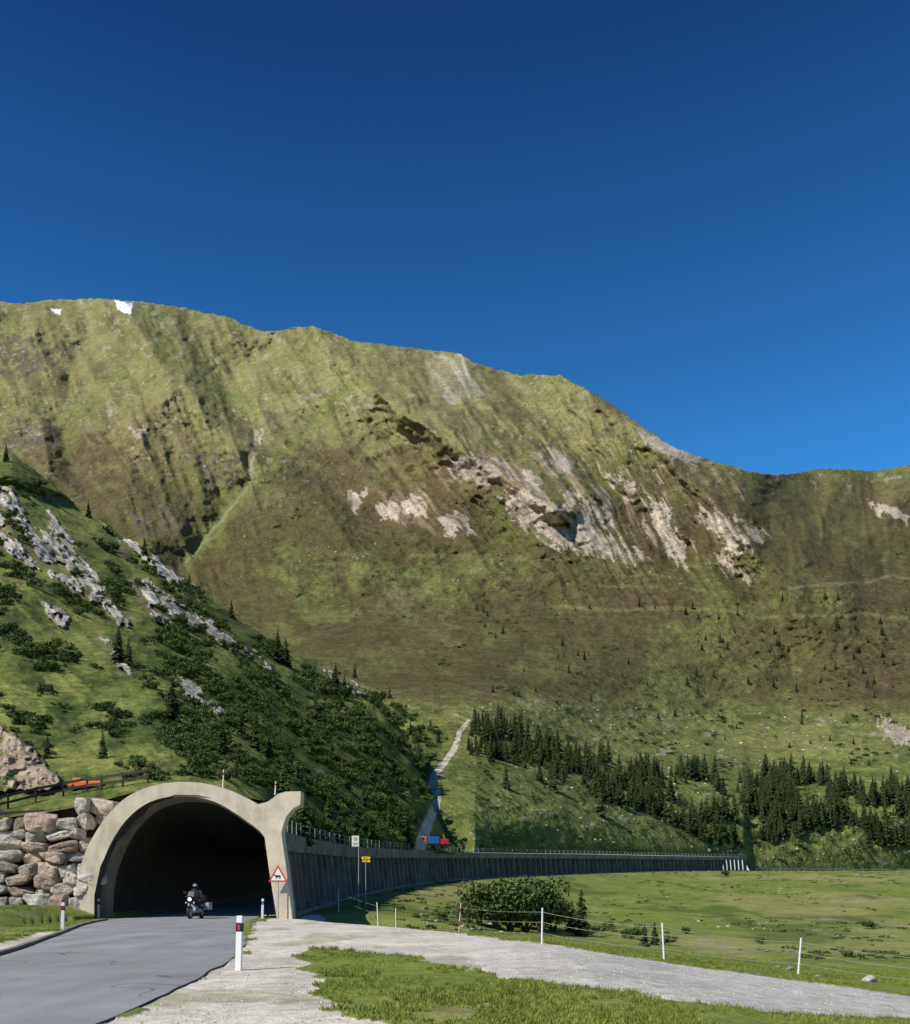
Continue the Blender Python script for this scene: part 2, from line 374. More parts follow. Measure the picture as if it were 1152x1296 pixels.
for px,pt,pb in ((282,974,998),(348,989,1006)):
    mb=MB(); x=(px-576)*49.5/F; mb.cyl((0,0,0),(0.05,0,(pb-pt)*49.5/F),0.03,0.025,M_white,6); mb.cyl((0.03,0,(pb-pt)*49.5/F*0.7),(0.04,0,(pb-pt)*49.5/F*0.85),0.034,0.034,M_red,6)
    mb.obj('snow_marker_pole',None,(x,49.5,EYE+(HZ-pb)*49.5/F))
# ---------------------------------------------------------------- left hillside
HF=[(-600,1090),(-150,1058),(0,1036),(60,1028),(100,1021),(150,1008),(190,998),(225,993),(255,993.5),(285,1001),(310,1009),(330,1013),(352,1014),(362,1053),(400,1068),(450,1075),(520,1078),(580,1081),(603,1082)]
HFs=[(-600,1090),(-150,1058),(0,1036),(60,1028),(100,1021),(150,1010),(190,1003),(240,1003),(285,1010),(330,1028),(362,1053),(400,1068),(450,1075),(520,1078),(580,1081),(603,1082)]
HD=[(-600,42),(-150,47.6),(0,49.0),(100,49.9),(150,50.0),(300,50.2),(335,53),(362,57.5),(400,73),(450,94),(520,131),(580,169),(603,183)]
HT=[(-600,470),(-200,520),(0,570),(15,573),(50,600),(100,641),(150,677),(200,702),(250,745),(300,782),(350,815),(400,838),(440,855),(465,870),(485,890),(502,914),(517,940),(529,965),(539,990),(547,1015),(555,1038),(566,1060),(577,1072)]
OLDT=[(440,855),(450,860),(500,888),(540,908),(560,920),(575,938),(560,962),(546,985),(549,1000),(548,1020),(538,1045),(532,1060),(528,1078),(440,1078)]
HDT=[(-600,330),(0,300),(300,262),(440,245),(500,228),(540,205),(577,176)]
PATH=[(592,912),(588,919),(582,926),(580,936),(574,950),(563,965),(549,982),(548,992),(554,1003),(551,1020),(541,1045),(535,1060),(532,1078)]
PW=[(910,2.2),(960,3.6),(1000,5.0),(1075,7)]
HROCK=[[(-20,605),(15,615),(40,660),(75,690),(110,735),(135,760),(120,765),(80,740),(40,720),(0,690),(-20,680)],
 [(165,728),(195,740),(230,765),(265,780),(300,810),(290,822),(255,800),(215,795),(185,770)],[(222,855),(245,868),(270,890),(288,912),(272,908),(245,888),(225,870)],
 [(52,762),(85,775),(82,792),(60,780)],[(128,810),(142,812),(168,850),(160,856),(140,830)],[(305,812),(345,840),(345,850),(310,830)],[(405,838),(440,850),(475,880),(465,888),(430,868)],[(140,675),(175,690),(240,735),(260,752),(230,745),(180,712)],
 [(60,640),(80,668),(120,720),(165,790),(150,790),(110,745),(70,700)]]
def rockm(u,py):
    s1=(u+py)*0.7; s2=(u-py)*0.7
    uu=u+9*fbs(s1/30,s2/6,4,51)+5*fbm(u/9,py/9,3,53); pp=py+8*fbs(s1/26,s2/6,4,52)+5*fbm(u/9,py/9,3,54); m=np.zeros(np.shape(u))
    for q in HROCK: m=np.maximum(m,inpoly(uu,pp,q).astype(float))
    m=m*(fbs(s1/24,s2/6,4,57)+0.6*fbm(u/10,py/10,3,55)>-0.12)
    return m
OUT=[(-60,905),(0,920),(25,935),(50,955),(75,990),(60,1000),(0,1003),(-80,1010)]
def hill_pos(u,py):
    u=np.asarray(u,float);py=np.asarray(py,float)
    pf=ip(u,HFs);pt=ip(u,HT);df=ip(u,HD);dt=ip(u,HDT)
    s=np.clip((pf-py)/(pf-pt),0,1)
    d=df*(dt/df)**(s**0.92)
    e=sst(0,0.12,s)*(0.3+0.7*sst(577,480,u))
    X0=(u-576)/F*d; Z0=(HZ-py)/F*d
    s1=(u+py)*0.7; s2=(u-py)*0.7
    n=0.07*fbm(X0/34,Z0/34,5,61,0.55)
    rm=rockm(u,py)
    oc=inpoly(u+5*fbm(u/12,py/12,3,58),py+4*fbm(u/9,py/9,3,59),OUT).astype(float)
    n=n-rm*(0.006+0.012*ridged(s1/45,s2/8,4,63)+0.010*ridged(u/14,py/14,3,68))-oc*(0.03+0.03*ridged(u/20,py/14,4,64))
    n=n-0.014*ridged(s1/90,s2/28,3,69)
    n=n+0.004*fbm(X0/2.2,Z0/2.2,3,65)
    d=d*(1+n*e)
    return np.stack([(u-576)/F*d,d,EYE+(HZ-py)/F*d],-1)
def hillcol(U,PY):
    n1=fbm(U/40,PY/30,5,71); n2=fbm(U/9,PY/8,4,72)
    c=np.zeros(U.shape+(3,))+np.array((0.120,0.148,0.037))
    c=mixc(c,(0.19,0.205,0.058),sst(0,0.5,n1+0.4*n2)); c=mixc(c,(0.060,0.084,0.022),sst(-0.1,0.35,-n1+0.6*n2))
    return mixc(c,(0.15,0.12,0.065),sst(0.2,0.5,n2)*0.6*sst(900,700,PY))
us=np.concatenate([np.linspace(-600,-20,60)[:-1],np.arange(-20,577.1,1.6)])
ns=380; sv=np.linspace(0,1,ns)
U=np.repeat(us[None,:],ns,0); pf=ip(us,HF); pt=ip(us,HT)+(3.5*fbm(us/14,us*0,4,66)+2*fbm(us/4,us*0,2,67))*sst(577,540,us)
PY=pf[None,:]+(pt-pf)[None,:]*sv[:,None]
HP=hill_pos(U,PY)
n1=fbm(U/40,PY/30,5,71); n2=fbm(U/9,PY/8,4,72)
c=hillcol(U,PY)
s1=(U+PY)*0.7; s2=(U-PY)*0.7
rm=rockm(U,PY); rc=np.zeros_like(c)+np.array((0.48,0.45,0.38)); rc=rc*(0.7+0.4*ridged(s1/30,s2/5,4,73)+0.45*fbm(U/6,PY/6,3,77))[...,None]; rc=np.clip(rc,0.04,0.6)
c=c*(1-rm[...,None])+rc*rm[...,None]
near=np.zeros(U.shape)
for q in HROCK: near=np.maximum(near,inpoly(U+14*n2,PY+14*n1,[(a-6,b_-4) for a,b_ in q]))
c=mixc(c,(0.20,0.165,0.10),near*(1-rm)*0.45)
oc=inpoly(U+5*fbm(U/12,PY/12,3,58),PY+4*fbm(U/9,PY/9,3,59),OUT).astype(float); oc=oc*(fbm(U/10,PY/8,4,74)>-0.3)
c=mixc(c,(0.33,0.27,0.19),oc)
def pathmask(U,PY): return (pld(U+1.6*fbm(U/8,PY/12,3,75),PY,PATH)<ip(PY,PW)).astype(float)
c=mixc(c,(0.46,0.42,0.34),pathmask(U,PY))
nb=12; B=[]
last=HP[-1]
for k in range(1,nb): B.append(last+np.array([0,5.0*k,0])+np.stack([0*us,0*us,-2.2*k**1.2+0*us],-1))
HPb=np.concatenate([HP,np.array(B)],0); cb=np.concatenate([c,np.repeat(c[-1:],nb-1,0)],0)
grid('hillside',HPb,M_hill,cb)
# ---------------------------------------------------------------- main mountain
RT=[(-600,372),(-200,374),(0,382),(22,384),(60,380),(100,379),(135,378),(165,381),(230,389),(265,397),(290,402),(318,414),(335,420),(360,417),(395,412),(408,417),(440,428),(470,435),(520,440),(560,445),(583,447),(600,458),(625,468),(660,474),(708,475),(740,490),(780,515),(820,545),(860,570),(900,583),(940,594),(968,601),(1000,600),(1040,594),(1080,594),(1110,597),(1152,588),(1300,570),(1700,560)]
MF=[(-600,1080),(560,1080),(600,1079),(750,1081),(850,1083),(940,1084.5),(952,1108),(1152,1106),(1700,1104)]
D0=lambda py: ipc(py,[(300,2400),(400,1950),(500,1560),(600,1250),(700,980),(800,790),(880,660),(920,580),(960,500),(1000,440),(1040,400),(1110,380)])
SPR=[([(395,408),(430,450),(480,500),(560,552),(620,592),(700,640)],44,0.15),([(150,375),(190,440),(240,495),(300,562),(318,600)],40,0.115),([(-20,395),(30,430),(60,470),(85,520)],34,0.065),
 ([(708,470),(760,515),(850,582),(910,640),(965,705)],36,0.115),([(583,445),(600,500),(680,570),(760,630)],30,0.06),([(210,500),(165,570),(160,640),(190,700)],48,0.07),([(0,500),(50,530),(60,600)],36,0.06),
 ([(860,575),(930,620),(1000,690),(1060,760)],36,0.055),([(1060,594),(1040,650),(1010,720),(1000,780)],38,0.08),([(780,600),(840,660),(900,720),(930,760)],18,0.03),([(1152,620),(1090,690),(1060,740)],32,0.065),
 ([(470,435),(520,500),(600,560)],28,0.045),([(690,560),(740,610),(820,690)],18,0.03),([(330,560),(400,640),(470,720)],46,0.045)]
GUL=[([(345,440),(285,475),(300,520),(325,560),(316,610),(280,655),(235,715)],34,0.085),([(105,395),(110,430),(80,490),(82,560),(100,600)],34,0.062),([(640,480),(700,555),(780,625),(860,690),(950,738)],28,0.06),
 ([(968,640),(975,680),(955,730),(985,790),(1010,850)],34,0.065),([(820,570),(880,630),(945,700)],18,0.032),([(735,580),(800,650),(850,710)],18,0.032),([(235,405),(250,440),(285,500)],24,0.04),([(1110,620),(1100,660),(1120,720)],28,0.045),([(900,600),(960,650),(1010,720)],20,0.034),([(430,470),(480,540),(540,600)],26,0.03)]
def mt_pos(u,py):
    u=np.asarray(u,float);py=np.asarray(py,float)
    pf=ip(u,MF); g=np.where(u<945,Gd(np.clip(u,590,945))+2.0,Gd(np.clip(u,945,1700))+3)
    g=np.where(u<600,np.interp(u,[560,600],[186,182.5]),g)
    k=sst(0,1,np.clip((pf-py)/150,0,1))**0.8
    fu=0.52+0.48*sst(570,960,u); fu=1-(1-fu)*sst(760,900,py)
    d=g*(1-k)+D0(py)*fu*k
    d=d*(1+0.35*sst(930,1060,u)*sst(800,620,py))
    rt=ip(u,RT); up=sst(820,640,py)
    n=np.zeros(u.shape)
    wu=u+9*fbm(u/40,py/40,4,80); wp=py+9*fbm(u/40+7,py/40,4,81)
    for pl,w,a in SPR: n-=a*np.exp(-np.sqrt(pld(wu,wp,pl)**2+25)/w)
    for pl,w,a in GUL: n+=a*np.exp(-np.sqrt(pld(wu,wp,pl)**2+25)/w)
    k2=ip(u,[(0,0.35),(150,0.5),(330,0.45),(420,0.7),(700,0.95),(900,0.85),(1000,0.5),(1152,0.1)])
    a=wu-k2*(wp-rt)
    rg=sst(0,40,py-rt)
    n-=0.025*ridged(a/60,wp/150,3,82)*(0.15+0.85*up)*(0.3+0.7*rg)
    n-=0.0105*ridged(a/20,wp/55,3,84)*(0.12+0.88*up)*rg
    n+=0.025*fbm(u/110,py/70,4,86)*(0.4+0.6*rg)
    n+=0.0055*fbm(u/9,py/6,4,87)
    e=sst(0,60,pf-py)
    d=d*(1+n*e)
    return np.stack([(u-576)/F*d,d,EYE+(HZ-py)/F*d],-1),a
us=np.concatenate([np.linspace(-600,-20,50)[:-1],np.arange(-20,1180,1.6),np.linspace(1182,1700,45)])
nr=470; sv=np.linspace(0,1,nr)
U=np.repeat(us[None,:],nr,0); pf=ip(us,MF); pt=ip(us,RT)+1.6*fbm(us/16,us*0,4,90)+1.6*fbm(us/5,us*0,3,91)+0.7*fbm(us/3,us*0,2,92)
PY=pf[None,:]+(pt-pf)[None,:]*sv[:,None]
MP,A=mt_pos(U,PY)
st=fbs(A/10,PY/60,5,101); st2=fbs(A/34,PY/110,4,102); bl=fbm(U/70,PY/40,5,103); fn=fbm(U/6,PY/5,4,104); f2=fbm(U/16,PY/11,5,108)
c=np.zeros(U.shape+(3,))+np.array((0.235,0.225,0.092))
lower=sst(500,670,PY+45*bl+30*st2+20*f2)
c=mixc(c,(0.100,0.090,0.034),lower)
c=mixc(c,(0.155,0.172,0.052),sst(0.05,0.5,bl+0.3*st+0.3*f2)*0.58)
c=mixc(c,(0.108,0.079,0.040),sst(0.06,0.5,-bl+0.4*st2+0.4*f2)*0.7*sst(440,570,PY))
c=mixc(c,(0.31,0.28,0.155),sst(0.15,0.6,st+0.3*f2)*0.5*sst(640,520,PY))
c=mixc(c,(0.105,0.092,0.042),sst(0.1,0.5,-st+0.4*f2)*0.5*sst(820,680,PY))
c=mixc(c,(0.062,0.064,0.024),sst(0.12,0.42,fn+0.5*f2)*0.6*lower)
c=mixc(c,(0.17,0.20,0.058),0.5*inpoly(U+14*bl+16*fn,PY+9*st+8*fn,[(330,735),(400,722),(500,715),(680,712),(690,735),(560,745),(470,760),(430,790),(390,795),(350,760)])*sst(-0.4,0.3,f2+0.3*fn))
for off_,w_,al in ((700,5,0.5),(716,2,0.4),(727,3,0.35)):
    tl=sst(w_,1,np.abs(PY-(off_+0.035*(U-450)+ 7*fbm(U/60,U*0,4,110+w_))))*inpoly(U,PY,[(400,680),(900,680),(900,755),(400,755)]); c=mixc(c,(0.19,0.19,0.075),tl*al*sst(-0.4,0.2,f2))
tl=sst(4,1,np.abs(PY-(765+0.02*(U-450)+ 8*fbm(U/60,U*0,3,111))))*inpoly(U,PY,[(700,745),(1160,745),(1160,790),(700,790)])
c=mixc(c,(0.17,0.18,0.065),tl*0.6)
c=mixc(c,(0.185,0.165,0.085),0.5*inpoly(U+20*fn,PY+16*f2,[(430,790),(480,745),(540,745),(560,790),(600,815),(560,822),(520,790),(470,770)])*sst(-0.3,0.3,f2))
foot=sst(865,905,PY+10*bl-0.02*(U-600)+8*f2); c=mixc(c,(0.19,0.205,0.064),foot*0.85)
c=mixc(c,(0.128,0.160,0.042),sst(940,975,PY+12*bl)*0.8); c=mixc(c,(0.080,0.105,0.029),sst(0.05,0.45,fbm(U/22,PY/9,5,105))*foot*0.7)
c=mixc(c,(0.36,0.33,0.26),sst(0.42,0.55,fbm(U/14,PY/5,5,106))*foot*0.6)
hz=inpoly(U+4*fn,PY+3*fn,OLDT).astype(float); c=c*(1-hz[...,None])+hillcol(U,PY)*hz[...,None]
ju=U+9*fbs(A/7,PY/26,4,120)+4*fn; jp=PY+13*fbs(A/6,PY/24,4,121)
scr=np.zeros(U.shape)
for q in [[(558,580),(602,576),(634,602),(617,615),(570,605)],[(625,622),(670,620),(704,640),(764,668),(822,706),(804,713),(738,701),(686,684),(646,658)],[(736,627),(774,648),(781,667),(740,657)],
 [(826,630),(854,643),(847,660),(871,690),(863,713),(843,694),(828,666)],[(880,640),(932,663),(950,695),(927,705),(913,679),(888,667)],[(904,698),(954,725),(950,741),(910,713)],
 [(474,640),(536,627),(543,648),(482,659)],[(556,653),(594,653),(599,676),(561,675)],[(661,595),(689,603),(684,624),(664,613)],[(694,565),(730,589),(719,606),(690,587)],[(1114,912),(1160,923),(1160,946),(1121,934)],[(922,650),(976,680),(958,687)],
 [(768,596),(787,598),(785,617),(770,614)],[(712,622),(733,627),(730,648),(714,642)],[(436,625),(464,620),(450,648)],[(790,610),(806,613),(802,635),(791,630)],[(322,545),(336,548),(328,570),(318,561)],[(160,542),(184,543),(174,560)],[(30,545),(52,540),(46,562)],[(1098,632),(1152,650),(1152,664),(1110,648)]]:
    scr=np.maximum(scr,inpoly(ju,jp,q))
scr=scr*(0.25+0.75*(st+0.5*fn>-0.35))
band=inpoly(ju,jp,[(600,590),(700,560),(800,600),(900,640),(975,680),(960,735),(860,725),(760,690),(640,650)])
scr=np.maximum(scr,band*sst(0.34,0.44,fbs(A/8,PY/45,4,140))*0.85)
ub=inpoly(ju,jp,[(730,520),(800,540),(900,600),(900,640),(800,600),(740,560)]); scr=np.maximum(scr,ub*sst(0.36,0.46,fbs(A/7,PY/40,4,141))*0.6)
scc=np.zeros_like(c)+np.array((0.47,0.405,0.30)); scc*=(0.85+0.35*st+0.25*fn)[...,None]
hal=np.zeros(U.shape)
for q in [[(640,590),(700,560),(740,590),(800,620),(870,690),(860,720),(760,690),(640,650)],[(870,640),(960,660),(980,690),(900,700)],[(540,570),(640,575),(650,620),(560,620)],[(480,620),(560,620),(600,680),(500,660)],[(800,540),(900,585),(960,640),(880,610)],[(150,530),(200,540),(170,590)]]:
    hal=np.maximum(hal,inpoly(ju,jp,q))
c=mixc(c,(0.26,0.19,0.115),hal*sst(-0.05,0.35,st)*0.8)
c=c*(1-scr[...,None])+scc*scr[...,None]
gr=inpoly(ju,jp,[(541,452),(586,448),(599,480),(616,500),(570,508),(543,494)])*(0.3+0.7*sst(-0.2,0.3,st))
c=mixc(c,(0.38,0.355,0.28),gr*0.9)
gr=inpoly(ju,PY+3*fn,[(800,535),(850,562),(885,580),(875,588),(825,568)]); c=mixc(c,(0.38,0.35,0.28),gr*0.85)
for q in [[(-20,428),(40,425),(85,432),(75,465),(30,480),(-20,478)],[(10,530),(80,540),(78,580),(10,575)],[(240,570),(310,575),(305,615),(262,612)],[(150,640),(230,650),(250,670),(180,680)]]:
    c=mixc(c,(0.12,0.105,0.07),inpoly(ju,jp,q)*sst(-0.3,0.2,fn)*0.8)
c=mixc(c,(0.36,0.33,0.26),sst(0.42,0.52,fn+0.25*bl+0.2*f2)*sst(700,560,PY)*0.6)
sl=sst(3.0,1.0,pld(U+4*fbm(U/9,PY/12,3,130),PY,[(322,560),(318,612),(285,652),(262,680),(235,714)])); c=mixc(c,(0.36,0.33,0.25),sl*0.6)
for pl in [[(320,520),(285,500),(240,470),(200,440)],[(150,470),(100,520),(85,570)],[(450,480),(400,530),(330,600)],[(318,612),(285,652),(235,714)]]:
    c=mixc(c,(0.19,0.22,0.065),sst(14,3,pld(ju,PY,pl))*0.5)
tr=sst(2.6,1.0,pld(U,PY+2*fbm(U/20,PY/20,2,131),[(1000,745),(1050,738),(1090,738),(1130,728),(1160,735)])); c=mixc(c,(0.27,0.25,0.15),tr*0.4*sst(-0.3,0.2,fn+0.3))
c=mixc(c,(0.46,0.42,0.34),pathmask(U,PY))
sn=np.zeros(U.shape)
for q in [[(144,379),(168,385),(164,398),(156,395),(149,390)],[(64,391),(79,391),(76,399),(70,397)]]: sn=np.maximum(sn,inpoly(U+3*fn,PY+2*st,q))
c=mixc(c,(0.8,0.82,0.85),sn)
B=[]
for k in range(1,10): B.append(MP[-1]+np.stack([0*us,40.0*k+0*us,-14.0*k**1.2+0*us],-1))
MPb=np.concatenate([MP,np.array(B)],0); cb=np.concatenate([c,np.repeat(c[-1:],9,0)],0)
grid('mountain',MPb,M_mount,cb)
# ---------------------------------------------------------------- vegetation meshes
def tri_obj(name,V,Fc,mats,mi=None,parent=None):
    o=mesh_np(name,V,Fc,mats[0],smooth=False)
    for m in mats[1:]: o.data.materials.append(m)
    if mi is not None: o.data.polygons.foreach_set('material_index',np.array(mi,np.int32))
    if parent: o.parent=parent
    return o
def conifer(name,seed,rad=0.2,slim=0.85):
    r=np.random.default_rng(seed); V=[];Fq=[];mi=[]
    def quad(a,b,c_,d,m):
        n=len(V); V.extend([a,b,c_,d]); Fq.append((n,n+1,n+2,n+3)); mi.append(m)
    for k in range(6):
        a0=k*math.pi/3;a1=(k+1)*math.pi/3; R0=0.02;R1=0.003
        quad((R0*math.cos(a0),R0*math.sin(a0),-0.03),(R0*math.cos(a1),R0*math.sin(a1),-0.03),(R1*math.cos(a1),R1*math.sin(a1),1),(R1*math.cos(a0),R1*math.sin(a0),1),1)
    LV=20
    for l in range(LV):
        h=0.07+0.92*l/(LV-1); nb=int(11-5*h)
        for b_ in range(nb):
            ang=r.uniform(0,2*math.pi); R=rad*(1-h)**slim*r.uniform(0.6,1.25)+0.012; dr=R*r.uniform(0.2,0.6)
            ca,sa=math.cos(ang),math.sin(ang); hh=h+r.uniform(-0.015,0.015)
            for t0,t1,wd in ((0.05,0.6,0.30),(0.45,1.0,0.26)):
                w=wd*R+0.008
                for tw in (-1,1):
                    p0=(ca*R*t0,sa*R*t0,hh-dr*t0*t0+0.01); p1=(ca*R*t1,sa*R*t1,hh-dr*t1*t1)
                    md=(t0+t1)/2; off=w*tw; q=(ca*R*md-sa*off,sa*R*md+ca*off,hh-dr*md*md-w*0.55-r.uniform(0,0.01))
                    q2=((p1[0]+q[0])/2-sa*off*0.3,(p1[1]+q[1])/2+ca*off*0.3,(p1[2]+q[2])/2-0.012)
                    quad(p0,q,q2,p1,0)
    return tri_obj(name,V,Fq,[M_conif,M_trunk],mi)
def leafball(name,seed,n,lobes,size,mat,trunk=False,flat=0.8,wide=0.8):
    r=np.random.default_rng(seed); V=[];Fq=[];mi=[]
    C=[(r.uniform(-0.5,0.5)*wide,r.uniform(-0.5,0.5)*wide,r.uniform(0.3,0.72)*flat,r.uniform(0.16,0.32)) for _ in range(lobes)]
    for i in range(n):
        cx,cy,cz,R=C[i%lobes]; v=r.normal(size=3); v/=np.linalg.norm(v); rr=R*r.uniform(0.5,1.12)
        p=np.array([cx,cy,cz])+v*rr*np.array([1,1,0.85])
        if p[2]<0.0: p[2]=r.uniform(0,0.12)
        nrm=v+r.normal(size=3)*0.7; nrm/=np.linalg.norm(nrm); t=np.cross(nrm,r.normal(size=3)); t/=np.linalg.norm(t); b_=np.cross(nrm,t); s=size*r.uniform(0.6,1.4)
        k=len(V); V.extend([p-t*s,p-b_*s*0.6,p+t*s,p+b_*s*0.6]); Fq.append((k,k+1,k+2,k+3)); mi.append(0)
    if trunk:
        for (cx,cy,cz,R) in C[:5]:
            for k in range(5):
                a0=k*2*math.pi/5;a1=a0+2*math.pi/5; n_=len(V)
                V.extend([(0.03*math.cos(a0),0.03*math.sin(a0),-0.05),(0.03*math.cos(a1),0.03*math.sin(a1),-0.05),(cx+0.008*math.cos(a1),cy+0.008*math.sin(a1),cz),(cx+0.008*math.cos(a0),cy+0.008*math.sin(a0),cz)]); Fq.append((n_,n_+1,n_+2,n_+3)); mi.append(1)
    return tri_obj(name,V,Fq,[mat,M_trunk],mi)
def tuft(name,seed):
    r=np.random.default_rng(seed); V=[];Fq=[]
    for i in range(16):
        a=r.uniform(0,6.28); d=r.uniform(0,0.6); x=d*math.cos(a);y=d*math.sin(a); h=r.uniform(0.4,1.1); ln=r.uniform(0.1,0.6); a2=r.uniform(0,6.28); w=0.04
        px,py=-math.sin(a2)*w,math.cos(a2)*w; k=len(V)
        V.extend([(x-px,y-py,-0.05),(x+px,y+py,-0.05),(x+px*.6+math.cos(a2)*ln*.4,y+py*.6+math.sin(a2)*ln*.4,h*0.6),(x+math.cos(a2)*ln,y+math.sin(a2)*ln,h)]); Fq.append((k,k+1,k+2,k+3))
    return tri_obj(name,V,Fq,[M_grass])
def rock(name,seed,sub=2,mat=None):
    bm=bmesh.new(); bmesh.ops.create_icosphere(bm,subdivisions=sub,radius=0.5)
    r=np.random.default_rng(seed); pl=[(r.normal(size=3),r.uniform(0.28,0.45)) for _ in range(9)]
    for v in bm.verts:
        p=np.array(v.co)
        for n,dd in pl:
            n=n/np.linalg.norm(n); k=p@n
            if k>dd: p=p-n*(k-dd)
        v.co=p*np.array([1.25,1,0.8])
    me=bpy.data.meshes.new(name); bm.to_mesh(me); bm.free(); me.materials.append(mat or M_stone)
    o=bpy.data.objects.new(name,me); sc.collection.objects.link(o); return o
def scatter(name,pts,scales,child,tilt=0.0):
    pts=np.asarray(pts,float).reshape(-1,3); n=len(pts)
    if n==0: return
    a=rng.uniform(0,2*math.pi,n); s=np.asarray(scales)*0.5*math.sqrt(2)
    V=np.zeros((n,4,3))
    tx=rng.normal(0,tilt,n) if tilt else np.zeros(n); ty=rng.normal(0,tilt,n) if tilt else np.zeros(n)
    for k in range(4):
        V[:,k,0]=np.cos(a+k*math.pi/2)*s; V[:,k,1]=np.sin(a+k*math.pi/2)*s; V[:,k,2]=V[:,k,0]*tx+V[:,k,1]*ty; V[:,k]+=pts
    o=mesh_np(name,V.reshape(-1,3),np.arange(4*n).reshape(n,4),None)
    o.instance_type='FACES'; o.use_instance_faces_scale=True; o.instance_faces_scale=1.0
    o.show_instancer_for_render=False; o.show_instancer_for_viewport=False
    child.parent=o; return o
def rand_in(poly,n,seed):
    r=np.random.default_rng(seed); p=np.array(poly); lo=p.min(0);hi=p.max(0); out=np.zeros((0,2))
    while len(out)<n:
        q=r.uniform(lo,hi,(n*3,2)); q=q[inpoly(q[:,0],q[:,1],poly)]; out=np.vstack([out,q])
    return out[:n]
def both(u,py):
    h=hill_pos(u,py); mm,_=mt_pos(u,py); on=((py>ip(u,HT)+2)&(u<577))[:,None]; return np.where(on,h,mm)
FOR=[(582,908),(612,906),(680,930),(760,960),(900,985),(1000,982),(1100,1000),(1160,1010),(1160,1075),(1100,1068),(1040,1070),(1000,1055),(960,1078),(925,1075),(880,1055),(820,1032),(760,1012),(700,988),(650,995),(590,965)]
q=rand_in(FOR,1700,1); den=fbm(q[:,0]/24,q[:,1]/13,3,200)+0.25*fbm(q[:,0]/90,q[:,1]/60,2,201)+0.0004*(q[:,0]-850)
q=q[den>0.1]
hedge=np.array([(x,y) for x,y in rand_in([(765,985),(800,978),(900,1038),(945,1070),(925,1078),(870,1056),(810,1026)],85,2)]+[(x,y) for x,y in rand_in([(585,912),(600,912),(720,950),(770,975),(830,985),(760,992),(690,978),(600,945)],75,3)]+[(x,y) for x,y in rand_in([(800,965),(900,985),(1000,1000),(1020,1065),(985,1050),(900,1000),(820,985)],60,4)])
q=np.vstack([q,hedge]); q=q[pld(q[:,0],q[:,1],PATH)>12]
far=np.vstack([rand_in([(600,760),(1160,760),(1160,980),(620,890)],130,5),rand_in([(850,780),(1160,740),(1160,900),(880,880)],40,6),[(612,775),(617,780),(711,850),(693,815),(712,818),(820,825),(818,860),(870,868),(912,885),(905,800),(760,1032),(584,868)]])
big=np.array([(760,1032),(640,998),(700,1000),(1128,1000),(930,1040)])
P1,_=mt_pos(q[:,0],q[:,1]); S1=rng.uniform(12,34,len(q))*P1[:,1]/F
P2_,_=mt_pos(far[:,0],far[:,1]); S2_=(4+10*rng.uniform(0,1,len(far))**1.6)*P2_[:,1]/F
P3,_=mt_pos(big[:,0],big[:,1]); S3=np.array([38,32,32,32,36.])*P3[:,1]/F
PP=np.vstack([P1,P2_,P3]); SS=np.concatenate([S1,S2_,S3]); PP[:,2]-=0.3
idx=rng.integers(0,3,len(PP))
for k in range(3): scatter('conifer_forest',PP[idx==k],SS[idx==k],conifer('conifer',300+k,0.19+0.03*k))
hc=np.array([(183,702,22),(293,782,24),(352,838,40),(362,842,34),(425,882,42),(436,884,30),(150,838,45),(163,842,35),(218,912,55),(282,955,42),(322,948,42),(340,960,34),(360,1010,50),(384,1062,62),(395,1060,40),(450,1068,46),(468,1062,30),(513,1068,50),(505,1060,36),(492,1050,28),(305,930,30),(255,950,30),(415,1035,30),(440,1000,28),(400,900,26),(470,930,24),(500,945,22),(530,960,22),(112,655,20),(8,585,22),(240,742,16),(449,858,18),(493,884,16),(60,960,30),(420,960,26),(130,960,36),(410,1062,36),(428,1066,40),(480,1068,34),(375,990,34),(300,985,30),(525,1040,24),(460,1020,26),(555,940,18),(545,925,16),(520,930,18),(535,985,20)],float)
HPp=both(hc[:,0],hc[:,1]); hs=hc[:,2]*HPp[:,1]/F*1.05; HPp[:,2]-=0.15
idx=np.arange(len(hc))%2
for k in range(2): scatter('hillside_conifers',HPp[idx==k],hs[idx==k],conifer('conifer_young',320+k,0.22,0.8))
HREG=[(-60,560),(0,580),(100,650),(200,712),(300,790),(400,845),(500,893),(555,923),(568,940),(543,978),(540,1020),(522,1068),(450,1068),(400,1058),(360,1040),(352,1000),(300,990),(240,985),(150,990),(60,985),(-60,960)]
q=rand_in(HREG,6800,11)
pr=sst(-0.2,0.25,fbm((q[:,0]+q[:,1])/60,(q[:,0]-q[:,1])/24,4,210)+0.0006*(q[:,0]-250)+0.0003*(q[:,1]-850))
pr*=(1-0.92*rockm(q[:,0],q[:,1])); pr*=np.where(pld(q[:,0],q[:,1],PATH)<9,0,1); pr*=np.where(inpoly(q[:,0],q[:,1],OUT),0.1,1)
pr*=np.where(inpoly(q[:,0],q[:,1],[(-60,830),(60,850),(150,900),(200,985),(-60,970)]),0.45,1)
q=q[rng.uniform(0,1,len(q))<pr*0.62]
SPp=both(q[:,0],q[:,1]); ss=rng.uniform(0.5,1.8,len(q))*np.clip(SPp[:,1]/120,0.6,1.8); SPp[:,2]-=0.1*ss
idx=rng.integers(0,3,len(q))
for k in range(3): scatter('dwarf_pine_shrubs',SPp[idx==k],ss[idx==k],leafball('shrub',330+k,420,8,0.075,M_shrub,flat=0.75,wide=1.25),0.15)
q=rand_in([(600,900),(1160,900),(1160,1095),(955,1095),(940,1078),(600,1075)],1300,12); q=q[fbm(q[:,0]/30,q[:,1]/12,3,220)>0.02]
